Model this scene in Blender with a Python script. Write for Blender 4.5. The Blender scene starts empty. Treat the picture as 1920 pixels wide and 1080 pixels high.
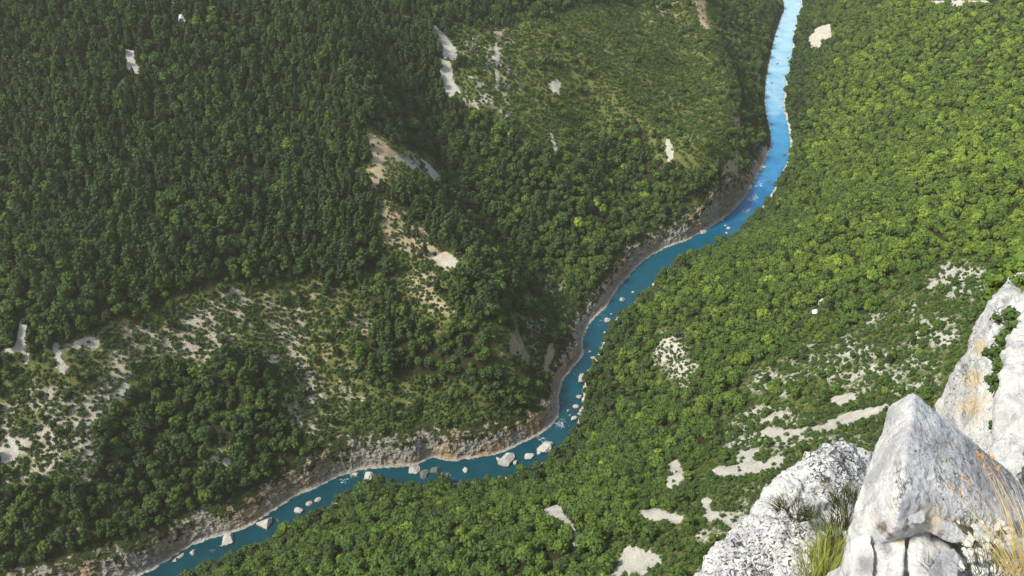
import bpy, bmesh, math, random
import numpy as np
from mathutils import Vector

random.seed(7)
rng = np.random.default_rng(7)
scene = bpy.context.scene
COL = scene.collection
SUN_DIR = np.array([-0.62, -0.17, 0.74]); SUN_DIR /= np.linalg.norm(SUN_DIR)

# ------------------------------------------------------------------ camera
PITCH = math.radians(37.0); F = 1663.0; CZ = 500.0
cp, sp = math.cos(PITCH), math.sin(PITCH)
def ray(px, py):
    u = (np.asarray(px, float) - 960) / F; v = -(np.asarray(py, float) - 540) / F
    return np.stack([u, cp + v * sp, -sp + v * cp], -1)
def at(px, py, t):
    d = ray(px, py) * t
    return (float(d[0]), float(d[1]), float(d[2]) + CZ)
def on_water(px, py):
    d = ray(px, py); t = CZ / -d[..., 2]
    return d[..., :2] * t[..., None]
def project(x, y, z):
    zz = z - CZ
    dep = y * cp - zz * sp
    dep = np.where(dep < 1e-3, 1e-3, dep)
    up = y * sp + zz * cp
    return 960 + F * x / dep, 540 - F * up / dep, dep

cam = bpy.data.cameras.new('camera'); camo = bpy.data.objects.new('camera', cam); COL.objects.link(camo)
cam.sensor_width = 36; cam.lens = 36 * F / 1920; cam.clip_start = 0.1; cam.clip_end = 20000
camo.location = (0, 0, CZ); camo.rotation_euler = (math.pi / 2 - PITCH, 0, 0)
scene.camera = camo

# ------------------------------------------------------------------ noise
_perm = rng.permutation(256); _perm = np.concatenate([_perm, _perm, _perm])
_g3 = rng.normal(size=(256, 3)); _g3 /= np.linalg.norm(_g3, axis=1)[:, None]
def noise3(p):
    p = np.asarray(p, float)
    i = np.floor(p).astype(np.int64); f = p - i; i &= 255
    w = f * f * f * (f * (f * 6 - 15) + 10)
    out = 0
    for dx in (0, 1):
        wx = w[:, 0] if dx else 1 - w[:, 0]
        a = _perm[(i[:, 0] + dx) & 255]
        for dy in (0, 1):
            wy = w[:, 1] if dy else 1 - w[:, 1]
            b = _perm[a + ((i[:, 1] + dy) & 255)]
            for dz in (0, 1):
                wz = w[:, 2] if dz else 1 - w[:, 2]
                g = _g3[_perm[b + ((i[:, 2] + dz) & 255)]]
                out = out + wx * wy * wz * (g[:, 0] * (f[:, 0] - dx) + g[:, 1] * (f[:, 1] - dy) + g[:, 2] * (f[:, 2] - dz))
    return out * 1.6
def fbm(p, octs=4, gain=.5, ridged=False):
    s = 0; a = 1; tot = 0
    p = np.array(p, float)
    for k in range(octs):
        n = noise3(p)
        if ridged: n = 1 - 2 * np.abs(n)
        s = s + a * n; tot += a
        a *= gain; p = p * 2.03 + 17.3
    return s / tot
def fbm2(x, y, scale, octs=4, seed=0., gain=.5):
    return fbm(np.stack([x / scale, y / scale, np.full_like(x, seed + .37)], -1), octs, gain)
def smooth(a, b, x):
    t = np.clip((x - a) / (b - a), 0, 1); return t * t * (3 - 2 * t)

# ------------------------------------------------------------------ the river's two edges (photo pixels -> water plane)
LE = [(1469,0),(1466,33),(1455,67),(1447,100),(1441,133),(1437,160),(1436,200),(1443,233),(1447,265),(1440,292),(1425,322),(1408,355),(1377,393),(1347,417),(1283,453),(1253,463),(1207,490),(1160,540),(1140,573),(1107,607),(1093,643),(1097,662),(1077,687),(1057,713),(1049,747),(1050,777),(1024,807),(980,832),(957,843),(907,857),(840,865),(807,858),(785,873),(740,877),(683,880),(640,892),(590,917),(556,930),(506,963),(456,994),(400,1010),(356,1024),(306,1058),(267,1080)]
RE = [(1501,0),(1495,33),(1487,67),(1485,100),(1478,133),(1472,160),(1469,200),(1476,233),(1481,267),(1478,295),(1465,325),(1450,355),(1430,385),(1405,410),(1380,440),(1318,470),(1280,487),(1242,512),(1210,545),(1173,580),(1143,612),(1124,655),(1108,685),(1094,712),(1092,737),(1088,765),(1078,800),(1050,838),(1020,864),(985,885),(920,898),(873,902),(833,906),(773,908),(707,905),(675,915),(632,938),(605,958),(540,988),(484,1028),(444,1040),(385,1062),(340,1090)]
def curve(pts, pre, post, step=9.):
    w = on_water(*np.array(pts, float).T)
    w = np.concatenate([pre, w, post])
    P = [w[0]]
    n = len(w)
    for i in range(n - 1):
        a, b, c, d = w[max(i - 1, 0)], w[i], w[i + 1], w[min(i + 2, n - 1)]
        k = max(1, int(np.linalg.norm(c - b) / step)) if np.linalg.norm(c - b) < 400 else 20
        for q in range(1, k + 1):
            t = q / k
            P.append(.5 * ((2 * b) + (c - a) * t + (2 * a - 5 * b + 4 * c - d) * t * t + (3 * b - a - 3 * c + d) * t ** 3))
    return np.array(P)
LC = curve(LE, np.array([[1050., 5200.], [640., 2600.], [500., 1800.]]), np.array([[-330., 325.], [-520., 300.], [-900., 120.], [-2200., -500.], [-5200., -1500.]]))
RC = curve(RE, np.array([[1090., 5200.], [672., 2600.], [530., 1800.]]), np.array([[-315., 285.], [-520., 262.], [-890., 85.], [-2190., -540.], [-5200., -1550.]]))
def seg_dist(x, y, P):
    best = np.full(x.shape, 1e18); bi = np.zeros(x.shape, int)
    for i in range(len(P) - 1):
        a = P[i]; d = P[i + 1] - a; L = d @ d
        if L < 1e-9: continue
        t = np.clip(((x - a[0]) * d[0] + (y - a[1]) * d[1]) / L, 0, 1)
        q = (x - a[0] - t * d[0]) ** 2 + (y - a[1] - t * d[1]) ** 2
        m = q < best
        best[m] = q[m]; bi[m] = i
    return np.sqrt(best), bi
def inpoly(x, y, P):
    c = np.zeros(x.shape, bool)
    P = np.asarray(P, float)
    j = len(P) - 1
    for i in range(len(P)):
        xi, yi = P[i]; xj, yj = P[j]
        if yi != yj:
            m = ((yi > y) != (yj > y)) & (x < (xj - xi) * (y - yi) / (yj - yi) + xi)
            c ^= m
        j = i
    return c
LEFTPOLY = np.concatenate([LC, [[-9000, -1500], [-9000, 9000], [1050, 9000]]])
RIGHTPOLY = np.concatenate([RC, [[-5200, -9000], [9000, -9000], [9000, 9000], [1090, 9000]]])
def smoothed(P, n):
    s = np.concatenate([[0], np.cumsum(np.linalg.norm(np.diff(P, axis=0), axis=1))])
    u = np.arange(0, s[-1], 25.)
    Q = np.stack([np.interp(u, s, P[:, 0]), np.interp(u, s, P[:, 1])], -1)
    for _ in range(n):
        Q[1:-1] = (Q[:-2] + Q[1:-1] * 2 + Q[2:]) / 4
    return Q
LS, RS = smoothed(LC, 60), smoothed(RC, 60)
# height of the rock wall on the far bank, by photo row/col of the edge
_ck = np.array([(1469,0,2),(1437,160,2),(1447,265,3),(1425,322,8),(1408,355,12),(1377,393,33),(1347,417,34),(1300,445,17),(1253,463,11),(1207,490,15),(1160,540,13),(1107,607,13),(1093,643,16),(1077,687,18),(1049,747,13),(1050,777,17),(1024,807,20),(957,843,22),(907,857,24),(840,865,25),(785,873,27),(683,880,28),(640,892,29),(590,917,27),(506,963,19),(400,1010,20),(306,1058,24),(267,1080,25)], float)
_ckw = on_water(_ck[:, 0], _ck[:, 1])
_lcs = np.concatenate([[0], np.cumsum(np.linalg.norm(np.diff(LC, axis=0), axis=1))])
_cks = []
for p in _ckw:
    _cks.append(_lcs[np.argmin(np.sum((LC - p) ** 2, 1))])
_ck[:, 2] = np.where(_ck[:, 0] < 1115, _ck[:, 2] * .72, _ck[:, 2] * 1.1)
def hc_at(s): return np.interp(s, _cks, _ck[:, 2])

def H_raw(x, y):
    """returns height, signed distance left, signed distance right, wall height"""
    dl, il = seg_dist(x, y, LC); dr, _ = seg_dist(x, y, RC)
    inl = inpoly(x, y, LEFTPOLY); inr = inpoly(x, y, RIGHTPOLY)
    dls, _ = seg_dist(x, y, LS); drs, _ = seg_dist(x, y, RS)
    hc = hc_at(_lcs[il])
    k = smooth(20, 160, dl); dle = dl * (1 - k) + np.maximum(dls, 5) * k
    k = smooth(20, 160, dr); dre = dr * (1 - k) + np.maximum(drs, 5) * k
    n1 = fbm2(x, y, 210., 4, 3.); n2 = fbm2(x, y, 42., 3, 9.)
    # far side
    wall = hc * smooth(3.0, 11.0, dl) * .97 - 1.3 * smooth(0, 1, dl) * (1 - smooth(10, 17, dl)) * (hc > 5)
    e = np.maximum(dle - 9, 0)
    left = .25 * np.minimum(dl, 3) + wall + .60 * e - .00009 * e * e * (e < 900) - (e >= 900) * (.00009 * 810000 + (e - 900) * .16)
    left = left + smooth(10, 140, dl) * (n1 * 34) + smooth(6, 40, dl) * n2 * 6
    # near side
    e2 = np.maximum(dre - 3, 0)
    right = .3 * np.minimum(dr, 3) + .70 * np.minimum(e2, 430) + smooth(10, 140, dr) * n1 * 18 + smooth(6, 40, dr) * n2 * 4.5
    right = right + .1 * np.maximum(e2 - 430, 0)
    right = np.where(e2 > 430, right, right)
    h = np.where(inl, left, np.where(inr, right, -2.2))
    return h, np.where(inl, dl, -dl), np.where(inr, dr, -dr), hc

def march(px, py, fn):
    d = ray(px, py)
    t = np.arange(120, 2600, 3.)
    h = fn(d[0] * t, d[1] * t)
    m = (CZ + d[2] * t) < h
    k = int(np.argmax(m)) if m.any() else len(t) - 1
    return d[0] * t[k], d[1] * t[k]

# spurs (+) and ravines (-) on the far slope, traced in the photo, dropped on the slope
FEAT = [  # amplitude, width, pixels
    (30, 46, [(600,90),(650,180),(690,255),(715,340),(740,400),(800,455),(850,500),(880,580),(940,650),(990,720),(1010,770)]),
    (-30, 42, [(800,180),(830,260),(880,340),(930,400),(1000,460),(1060,530),(1085,590)]),
    (-14, 34, [(480,560),(520,640),(570,720),(590,790),(620,830)]),
    (14, 40, [(420,600),(480,660),(520,750)]),
    (24, 36, [(1290,0),(1320,90),(1360,170),(1378,240),(1372,300),(1330,370)]),
    (-12, 40, [(330,600),(330,700),(300,800),(240,900)]),
    (16, 44, [(100,560),(200,660),(250,720),(230,800),(150,900)]),
    (-16, 36, [(1120,180),(1140,300),(1180,400),(1200,450)]),
    (10, 30, [(960,560),(1000,600),(1020,680)]),
]
FW = []
def _h0(x, y): return H_raw(x, y)[0]
for a, w, pts in FEAT:
    FW.append((a, w, np.array([march(px, py, _h0) for px, py in pts])))
def H_full(x, y):
    h, dl, dr, hc = H_raw(x, y)
    add = np.zeros_like(h)
    for a, w, P in FW:
        m = (x > P[:, 0].min() - 3 * w) & (x < P[:, 0].max() + 3 * w) & (y > P[:, 1].min() - 3 * w) & (y < P[:, 1].max() + 3 * w)
        if m.any():
            q, _ = seg_dist(x[m], y[m], P)
            add[m] += 1.35 * a * np.exp(-(q / w) ** 1.6)
    return h + add * smooth(8, 70, dl), dl, dr, hc

# ------------------------------------------------------------------ helpers
def link(o, parent=None):
    COL.objects.link(o)
    if parent is not None: o.parent = parent
    return o
def mesh_np(name, V, Fq, mat, attrs=None, smooth_=True):
    me = bpy.data.meshes.new(name)
    V = np.asarray(V, np.float32); Fq = np.asarray(Fq, np.int32)
    k = Fq.shape[1]
    me.vertices.add(len(V)); me.vertices.foreach_set('co', V.ravel())
    me.loops.add(len(Fq) * k); me.loops.foreach_set('vertex_index', Fq.ravel())
    me.polygons.add(len(Fq)); me.polygons.foreach_set('loop_start', np.arange(len(Fq), dtype=np.int32) * k)
    me.polygons.foreach_set('use_smooth', np.full(len(Fq), smooth_, bool))
    me.update(calc_edges=True)
    for n, a in (attrs or {}).items():
        at_ = me.attributes.new(n, 'FLOAT', 'POINT'); at_.data.foreach_set('value', np.asarray(a, np.float32))
    if mat: me.materials.append(mat)
    return me
def tag(o, label=None, cat=None, group=None, kind=None):
    if label: o['label'] = label
    if cat: o['category'] = cat
    if group: o['group'] = group
    if kind: o['kind'] = kind
    return o

class NT:
    """small node-tree writer"""
    def __init__(s, name):
        s.m = bpy.data.materials.new(name); s.m.use_nodes = True
        s.t = s.m.node_tree; s.n = s.t.nodes; s.l = s.t.links
        s.b = s.n['Principled BSDF']
    def new(s, typ, **k):
        n = s.n.new(typ)
        for a, v in k.items(): setattr(n, a, v)
        return n
    def set(s, sock, v):
        if isinstance(v, bpy.types.NodeSocket): s.l.new(v, sock)
        elif v is not None: sock.default_value = v
    def attr(s, name, typ='GEOMETRY'):
        return s.new('ShaderNodeAttribute', attribute_name=name, attribute_type=typ).outputs['Fac']
    def coord(s): return s.new('ShaderNodeTexCoord').outputs['Object']
    def mapping(s, v, scale):
        m = s.new('ShaderNodeMapping'); s.l.new(v, m.inputs['Vector']); m.inputs['Scale'].default_value = scale; return m.outputs[0]
    def noise(s, v, scale, detail=4, rough=.6, dist=0.):
        n = s.new('ShaderNodeTexNoise'); s.l.new(v, n.inputs['Vector'])
        n.inputs['Scale'].default_value = scale; n.inputs['Detail'].default_value = detail
        n.inputs['Roughness'].default_value = rough; n.inputs['Distortion'].default_value = dist
        return n.outputs['Fac']
    def voro(s, v, scale, feature='F1', rand=1.):
        n = s.new('ShaderNodeTexVoronoi', feature=feature); s.l.new(v, n.inputs['Vector']); n.inputs['Scale'].default_value = scale
        n.inputs['Randomness'].default_value = rand
        return n.outputs['Distance']
    def math(s, op, a, b=None, c=None):
        n = s.new('ShaderNodeMath', operation=op)
        s.set(n.inputs[0], a); s.set(n.inputs[1], b); s.set(n.inputs[2], c); return n.outputs[0]
    def step(s, x, lo, hi):
        n = s.new('ShaderNodeMapRange', interpolation_type='SMOOTHSTEP')
        s.set(n.inputs[0], x); n.inputs[1].default_value = lo; n.inputs[2].default_value = hi; return n.outputs[0]
    def mix(s, f, a, b):
        n = s.new('ShaderNodeMix', data_type='RGBA')
        s.set(n.inputs[0], f)
        s.set(n.inputs[6], a if isinstance(a, bpy.types.NodeSocket) else (*a, 1)); s.set(n.inputs[7], b if isinstance(b, bpy.types.NodeSocket) else (*b, 1))
        return n.outputs[2]
    def ramp(s, f, stops):
        n = s.new('ShaderNodeValToRGB'); s.set(n.inputs[0], f)
        e = n.color_ramp.elements
        while len(e) < len(stops): e.new(.5)
        for i, (p, c) in enumerate(stops): e[i].position = p; e[i].color = (*c, 1)
        return n.outputs[0]
    def bump(s, h, strength, dist):
        n = s.new('ShaderNodeBump'); s.set(n.inputs['Height'], h)
        n.inputs['Strength'].default_value = strength; n.inputs['Distance'].default_value = dist
        s.l.new(n.outputs[0], s.b.inputs['Normal'])
    def out(s, col, rough=.9, spec=.2):
        s.set(s.b.inputs['Base Color'], col if isinstance(col, bpy.types.NodeSocket) else (*col, 1))
        s.set(s.b.inputs['Roughness'], rough); s.b.inputs['Specular IOR Level'].default_value = spec
        return s.m

# ------------------------------------------------------------------ materials
def mat_terrain():
    m = NT('hillside'); c = m.coord()
    bare = m.attr('bare'); grass = m.attr('grass'); warm = m.attr('warm')
    n1 = m.noise(c, .34, 6, .72, .6); n2 = m.noise(c, 1.1, 4, .7); n3 = m.noise(c, .05, 3, .6)
    soil = m.mix(n2, (.018, .022, .008), (.05, .05, .022))
    gr = m.ramp(m.noise(c, .55, 5, .75), [(.3, (.036, .050, .012)), (.5, (.095, .120, .028)), (.72, (.19, .19, .075))])
    gr = m.mix(m.math('MULTIPLY', m.step(warm, .3, .8), .75), gr, m.mix(n2, (.10, .10, .03), (.27, .26, .09)))
    base = m.mix(m.step(m.math('ADD', grass, m.math('MULTIPLY', m.math('SUBTRACT', n1, .5), .7)), .35, .65), soil, gr)
    n5 = m.noise(c, .12, 5, .7)
    rock = m.ramp(m.math('ADD', m.math('MULTIPLY', n2, .6), m.math('MULTIPLY', n5, .4)), [(.32, (.24, .22, .18)), (.47, (.48, .455, .39)), (.66, (.66, .635, .57))])
    tan = m.ramp(n2, [(.28, (.24, .16, .085)), (.6, (.50, .40, .27))])
    rock = m.mix(m.step(m.math('ADD', warm, m.math('MULTIPLY', m.math('SUBTRACT', n3, .5), .5)), .35, .8), rock, tan)
    e = m.math('ADD', bare, m.math('MULTIPLY', m.math('SUBTRACT', n1, .5), 1.1))
    e = m.math('ADD', e, m.math('MULTIPLY', m.math('SUBTRACT', n2, .5), .7))
    col = m.mix(m.step(e, .42, .72), base, rock)
    m.bump(m.math('ADD', n2, m.math('MULTIPLY', m.noise(c, 3., 4, .7), .4)), 1., 1.2)
    return m.out(col, .95, .1)
def mat_bankrock():
    m = NT('bank_rock'); c = m.coord()
    up = m.attr('up')
    st = m.noise(m.mapping(c, (.09, .09, .5)), 1., 5, .65, .8)
    n2 = m.noise(c, .5, 5, .7); n3 = m.noise(c, .035, 3, .5)
    grey = m.ramp(n2, [(.25, (.12, .105, .09)), (.5, (.32, .295, .255)), (.75, (.52, .49, .43))])
    tan = m.ramp(st, [(.3, (.13, .09, .055)), (.5, (.30, .225, .145)), (.72, (.48, .39, .27))])
    col = m.mix(m.step(n3, .40, .58), grey, tan)
    pale = m.mix(n2, (.20, .18, .155), (.55, .52, .47))
    e = m.math('ADD', up, m.math('MULTIPLY', m.math('SUBTRACT', n2, .5), .3))
    e = m.math('ADD', e, m.math('MULTIPLY', m.math('SUBTRACT', m.noise(c, .06, 3, .6), .5), .5))
    col = m.mix(m.step(e, .03, .16), pale, col)
    moss = m.step(m.math('ADD', m.math('MULTIPLY', e, .35), m.noise(c, .16, 5, .7)), .70, .78)
    col = m.mix(moss, col, (.030, .042, .012))
    m.bump(m.math('ADD', st, n2), 1., 1.6)
    return m.out(col, .9, .15)
def mat_water():
    m = NT('river_water'); c = m.coord()
    sh = m.attr('shallow_sheen')
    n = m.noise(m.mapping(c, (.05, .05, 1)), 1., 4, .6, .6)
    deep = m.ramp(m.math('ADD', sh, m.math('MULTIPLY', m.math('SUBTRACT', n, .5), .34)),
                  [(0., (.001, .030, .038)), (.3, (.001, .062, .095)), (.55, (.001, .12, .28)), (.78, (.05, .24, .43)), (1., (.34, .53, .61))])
    rp = m.noise(c, .30, 6, .75, 1.6)
    foam = m.attr('foam')
    fm = m.step(m.math('ADD', foam, m.math('MULTIPLY', m.math('SUBTRACT', rp, .5), 1.7)), .62, .80)
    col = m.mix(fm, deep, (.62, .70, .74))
    m.bump(m.math('ADD', m.noise(c, .5, 5, .7), m.math('MULTIPLY', m.noise(c, 2.5, 3, .6), .3)), .35, .8)
    r = m.math('MULTIPLY_ADD', fm, .5, .14)
    m.out(col, r, .5); m.b.inputs['IOR'].default_value = 1.33
    return m.m
def mat_leaf(name, shift=0.):
    m = NT(name); c = m.coord()
    t = m.attr('tint', 'INSTANCER')
    n = m.noise(c, .55, 2, .6)
    t2 = m.math('ADD', t, m.math('MULTIPLY', m.math('SUBTRACT', n, .5), .22))
    col = m.ramp(m.math('ADD', t2, shift), [(0., (.019, .034, .016)), (.3, (.047, .080, .028)), (.55, (.074, .128, .024)), (.75, (.120, .188, .028)), (1., (.26, .35, .042))])
    m.out(col, .75, .25)
    tr = m.new('ShaderNodeBsdfTranslucent'); m.l.new(col, tr.inputs[0])
    ms = m.new('ShaderNodeMixShader'); ms.inputs[0].default_value = .22
    m.l.new(m.b.outputs[0], ms.inputs[1]); m.l.new(tr.outputs[0], ms.inputs[2])
    m.l.new(ms.outputs[0], m.n['Material Output'].inputs[0])
    return m.m
def mat_plain(name, a, b, sc=3., rough=.9):
    m = NT(name); c = m.coord()
    n = m.noise(c, sc, 4, .65)
    m.bump(n, .6, .05)
    return m.out(m.mix(n, a, b), rough)
def mat_limestone(name, unit=1., streak=False):
    """unit: metres of the biggest pattern"""
    m = NT(name); c = m.coord(); s = 1. / unit
    stain = m.attr('stain'); rust = m.attr('rust'); pit = m.attr('pit'); gy_ = m.attr('grey')
    big = m.noise(c, 1.6 * s, 5, .6, .5); mid = m.noise(c, 6 * s, 6, .68, .8); fine = m.noise(c, 30 * s, 6, .75)
    col = m.ramp(mid, [(.30, (.26, .26, .275)), (.41, (.60, .60, .60)), (.55, (.80, .79, .76))])
    if not streak: col = m.mix(m.step(big, .50, .66), col, m.mix(fine, (.34, .34, .37), (.60, .59, .61)))
    gm = m.step(m.math('ADD', m.math('MULTIPLY', gy_, .30), mid), .56, .74)
    col = m.mix(m.math('MULTIPLY', gm, m.math('MULTIPLY', gy_, 1.)), col, m.mix(fine, (.09, .09, .10), (.42, .40, .42)))
    if streak:
        stv = m.noise(m.mapping(c, (1., 1., .06)), 1.3, 5, .7, .4)
        col = m.mix(m.step(stv, .5, .68), col, (.50, .515, .52))
    tan = m.mix(mid, (.58, .40, .18), (.80, .68, .46))
    sm = m.step(m.math('ADD', stain, m.math('MULTIPLY', m.math('SUBTRACT', mid, .5), .9)), .35, .75)
    col = m.mix(m.math('MULTIPLY', sm, .85), col, tan)
    rm = m.step(m.math('ADD', rust, m.math('MULTIPLY', m.math('SUBTRACT', m.math('ADD', m.math('MULTIPLY', fine, .5), m.math('MULTIPLY', mid, .5)), .5), 3.2)), .45, 1.0)
    col = m.mix(m.math('MULTIPLY', rm, .85), col, m.mix(mid, (.09, .05, .025), (.32, .19, .10)))
    # pits and lichen
    ln = m.noise(m.mapping(c, (1, 1, 1.3)), 16 * s, 5, .7, 1.5)
    pm = m.step(m.math('ADD', ln, m.math('MULTIPLY', pit, .19)), .66, .76)
    col = m.mix(pm, col, (.060, .058, .055))
    cn = m.noise(m.mapping(c, (1, .6, 1.5)), 2.2 * s, 5, .6, 1.2)
    cm = m.math('SUBTRACT', 1., m.step(m.math('ABSOLUTE', m.math('SUBTRACT', cn, .5)), .002, .010))
    cm = m.math('MULTIPLY', cm, m.step(m.noise(c, 1.4 * s, 2, .5), .52, .58))
    col = m.mix(m.math('MULTIPLY', cm, .7), col, (.16, .145, .13))
    h = m.math('ADD', m.math('MULTIPLY', mid, .6), m.math('MULTIPLY', fine, .7))
    h = m.math('SUBTRACT', h, m.math('MULTIPLY', pm, .5))
    h = m.math('SUBTRACT', h, cm)
    m.bump(h, 1., .08 * unit)
    return m.out(col, .88, .2)

M_ter = mat_terrain(); M_bank = mat_bankrock(); M_wat = mat_water()
M_leaf = mat_leaf('broadleaf_foliage'); M_pine = mat_leaf('pine_foliage', -.02); M_shr = mat_leaf('shrub_foliage', -.04)
M_bark = mat_plain('bark', (.05, .035, .024), (.13, .10, .075), 4.)
def mat_river_stone():
    m = NT('river_boulder_stone'); c = m.coord()
    n = m.noise(c, 1.6, 5, .7); n2 = m.noise(c, .5, 3, .6)
    g = m.new('ShaderNodeNewGeometry'); sx = m.new('ShaderNodeSeparateXYZ'); m.l.new(g.outputs['Position'], sx.inputs[0])
    col = m.mix(m.step(n, .3, .65), (.20, .185, .16), (.50, .48, .44))
    col = m.mix(m.math('MULTIPLY', m.step(n2, .45, .62), .6), col, (.27, .26, .23))
    wet = m.step(m.math('ADD', sx.outputs[2], m.math('MULTIPLY', m.math('SUBTRACT', n, .5), .8)), .85, .35)
    m.t.nodes[wet.node.name].inputs[1].default_value = .35; m.t.nodes[wet.node.name].inputs[2].default_value = .85
    col = m.mix(wet, (.075, .07, .055), col)
    m.bump(n, .8, .15)
    return m.out(col, .85, .25)
M_rivrock = mat_river_stone()
M_chip = mat_plain('stone_chips', (.30, .28, .25), (.68, .66, .62), 40.)
M_dead = mat_plain('dead_wood', (.20, .19, .18), (.40, .38, .35), 3.)

# ------------------------------------------------------------------ zones of the hillsides (photo outlines dropped onto the ground)
# each: polygon, dict of fields to set
BARE = [  # solid gravel / scree;  (poly, bare, warm)
 ([(806,38),(820,50),(836,66),(852,86),(860,108),(846,112),(832,106),(826,80),(815,60)],1,.15),
 ([(817,106),(834,112),(846,118),(848,148),(864,172),(852,178),(842,192),(834,168),(826,150),(824,130)],1,.2),
 ([(684,250),(704,256),(730,276),(748,292),(744,300),(722,292),(716,318),(722,340),(706,358),(694,346),(696,300),(688,275)],1,.75),
 ([(782,294),(800,300),(822,330),(828,352),(820,362),(812,340),(796,312)],1,.2),
 ([(740,290),(770,300),(790,318),(780,322),(756,308),(742,302)],.75,.55),
 ([(236,92),(252,95),(254,118),(266,132),(258,144),(238,132)],1,.0),
 ([(216,160),(232,146),(240,148),(226,166)],.8,.0),
 ([(682,117),(696,120),(714,140),(704,138)],.9,0), ([(674,158),(688,160),(694,178),(682,176)],.8,0),
 ([(924,60),(944,58),(940,72),(926,74)],.8,.8), ([(926,76),(936,84),(934,170),(928,170)],.62,.4),
 ([(1024,158),(1040,148),(1052,156),(1046,182),(1034,172)],.72,.4),
 ([(1031,246),(1038,250),(1047,294),(1040,292)],.9,.2), ([(1246,262),(1256,262),(1264,282),(1258,312),(1250,300)],.9,.3),
 ([(38,602),(52,600),(46,636),(56,668),(52,688),(30,662),(4,668),(6,656),(26,648)],.95,.0),
 ([(94,644),(112,640),(116,672),(128,690),(120,706),(104,696),(106,676)],.75,.3),
 ([(136,640),(166,632),(188,640),(186,656),(160,648),(140,654)],.8,.25),
 ([(222,728),(232,716),(246,722),(242,738),(224,748)],1,.25),
 ([(0,838),(20,826),(36,842),(26,864),(0,872)],.95,.1),
 ([(238,800),(252,788),(262,802),(252,816),(240,812)],.7,.3),
 ([(392,852),(408,858),(400,866)],.8,.4),([(412,866),(426,858),(436,862),(430,878),(416,880)],.9,.2),
 ([(954,624),(966,626),(974,650),(968,668),(956,660)],1,1),
 ([(896,484),(908,486),(918,494),(912,502),(900,498)],.9,.9),
 ([(904,792),(930,798),(968,806),(966,818),(930,816),(906,808)],.85,.35),
 ([(808,478),(838,470),(862,494),(850,510),(826,504)],.8,.5),
 ([(1300,0),(1322,0),(1324,30),(1336,50),(1326,58),(1312,46),(1306,20)],.95,1),
 ([(1358,44),(1376,56),(1370,62)],.7,.6),
 ([(1374,222),(1388,218),(1386,262),(1384,320),(1376,318),(1378,262)],.9,.9),
 ([(1354,318),(1368,300),(1384,300),(1386,356),(1368,372),(1348,366)],1,.95),
 ([(1178,486),(1200,470),(1230,466),(1236,476),(1208,484),(1190,500)],.75,.3),
 ([(1026,656),(1036,636),(1040,660),(1030,692),(1020,700)],.85,.7),
 ([(1018,956),(1046,944),(1056,962),(1068,972),(1088,1000),(1106,1020),(1084,1026),(1060,1006),(1048,984),(1020,984)],1,.1),
 ([(1142,1082),(1158,1048),(1176,1024),(1244,1042),(1238,1058),(1212,1064),(1196,1090),(1150,1100)],1,.1),
 ([(1196,958),(1228,950),(1262,962),(1298,972),(1296,984),(1262,980),(1226,974)],1,.1),
 ([(1318,930),(1334,932),(1336,956),(1362,962),(1378,984),(1374,994),(1350,978),(1324,972)],1,.1),
 ([(1254,872),(1272,860),(1276,880),(1292,888),(1284,900),(1262,924),(1250,914)],1,.1),
 ([(1328,884),(1352,872),(1378,872),(1384,846),(1424,838),(1412,862),(1440,866),(1446,856),(1472,852),(1462,876),(1440,886),(1380,892),(1340,892)],.95,.1),
 ([(1430,806),(1500,806),(1540,798),(1580,776),(1664,756),(1664,768),(1610,790),(1560,808),(1500,818),(1440,818)],.95,.1),
 ([(1554,752),(1572,740),(1602,736),(1606,746),(1578,762)],1,.1),
 ([(1420,790),(1480,770),(1486,776),(1430,800)],.7,.1),
 ([(1514,74),(1530,52),(1558,44),(1560,70),(1540,86),(1534,104),(1516,108)],.85,.45),
 ([(1744,2),(1790,0),(1850,0),(1856,10),(1800,12),(1750,14)],.9,.3),
]
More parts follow.
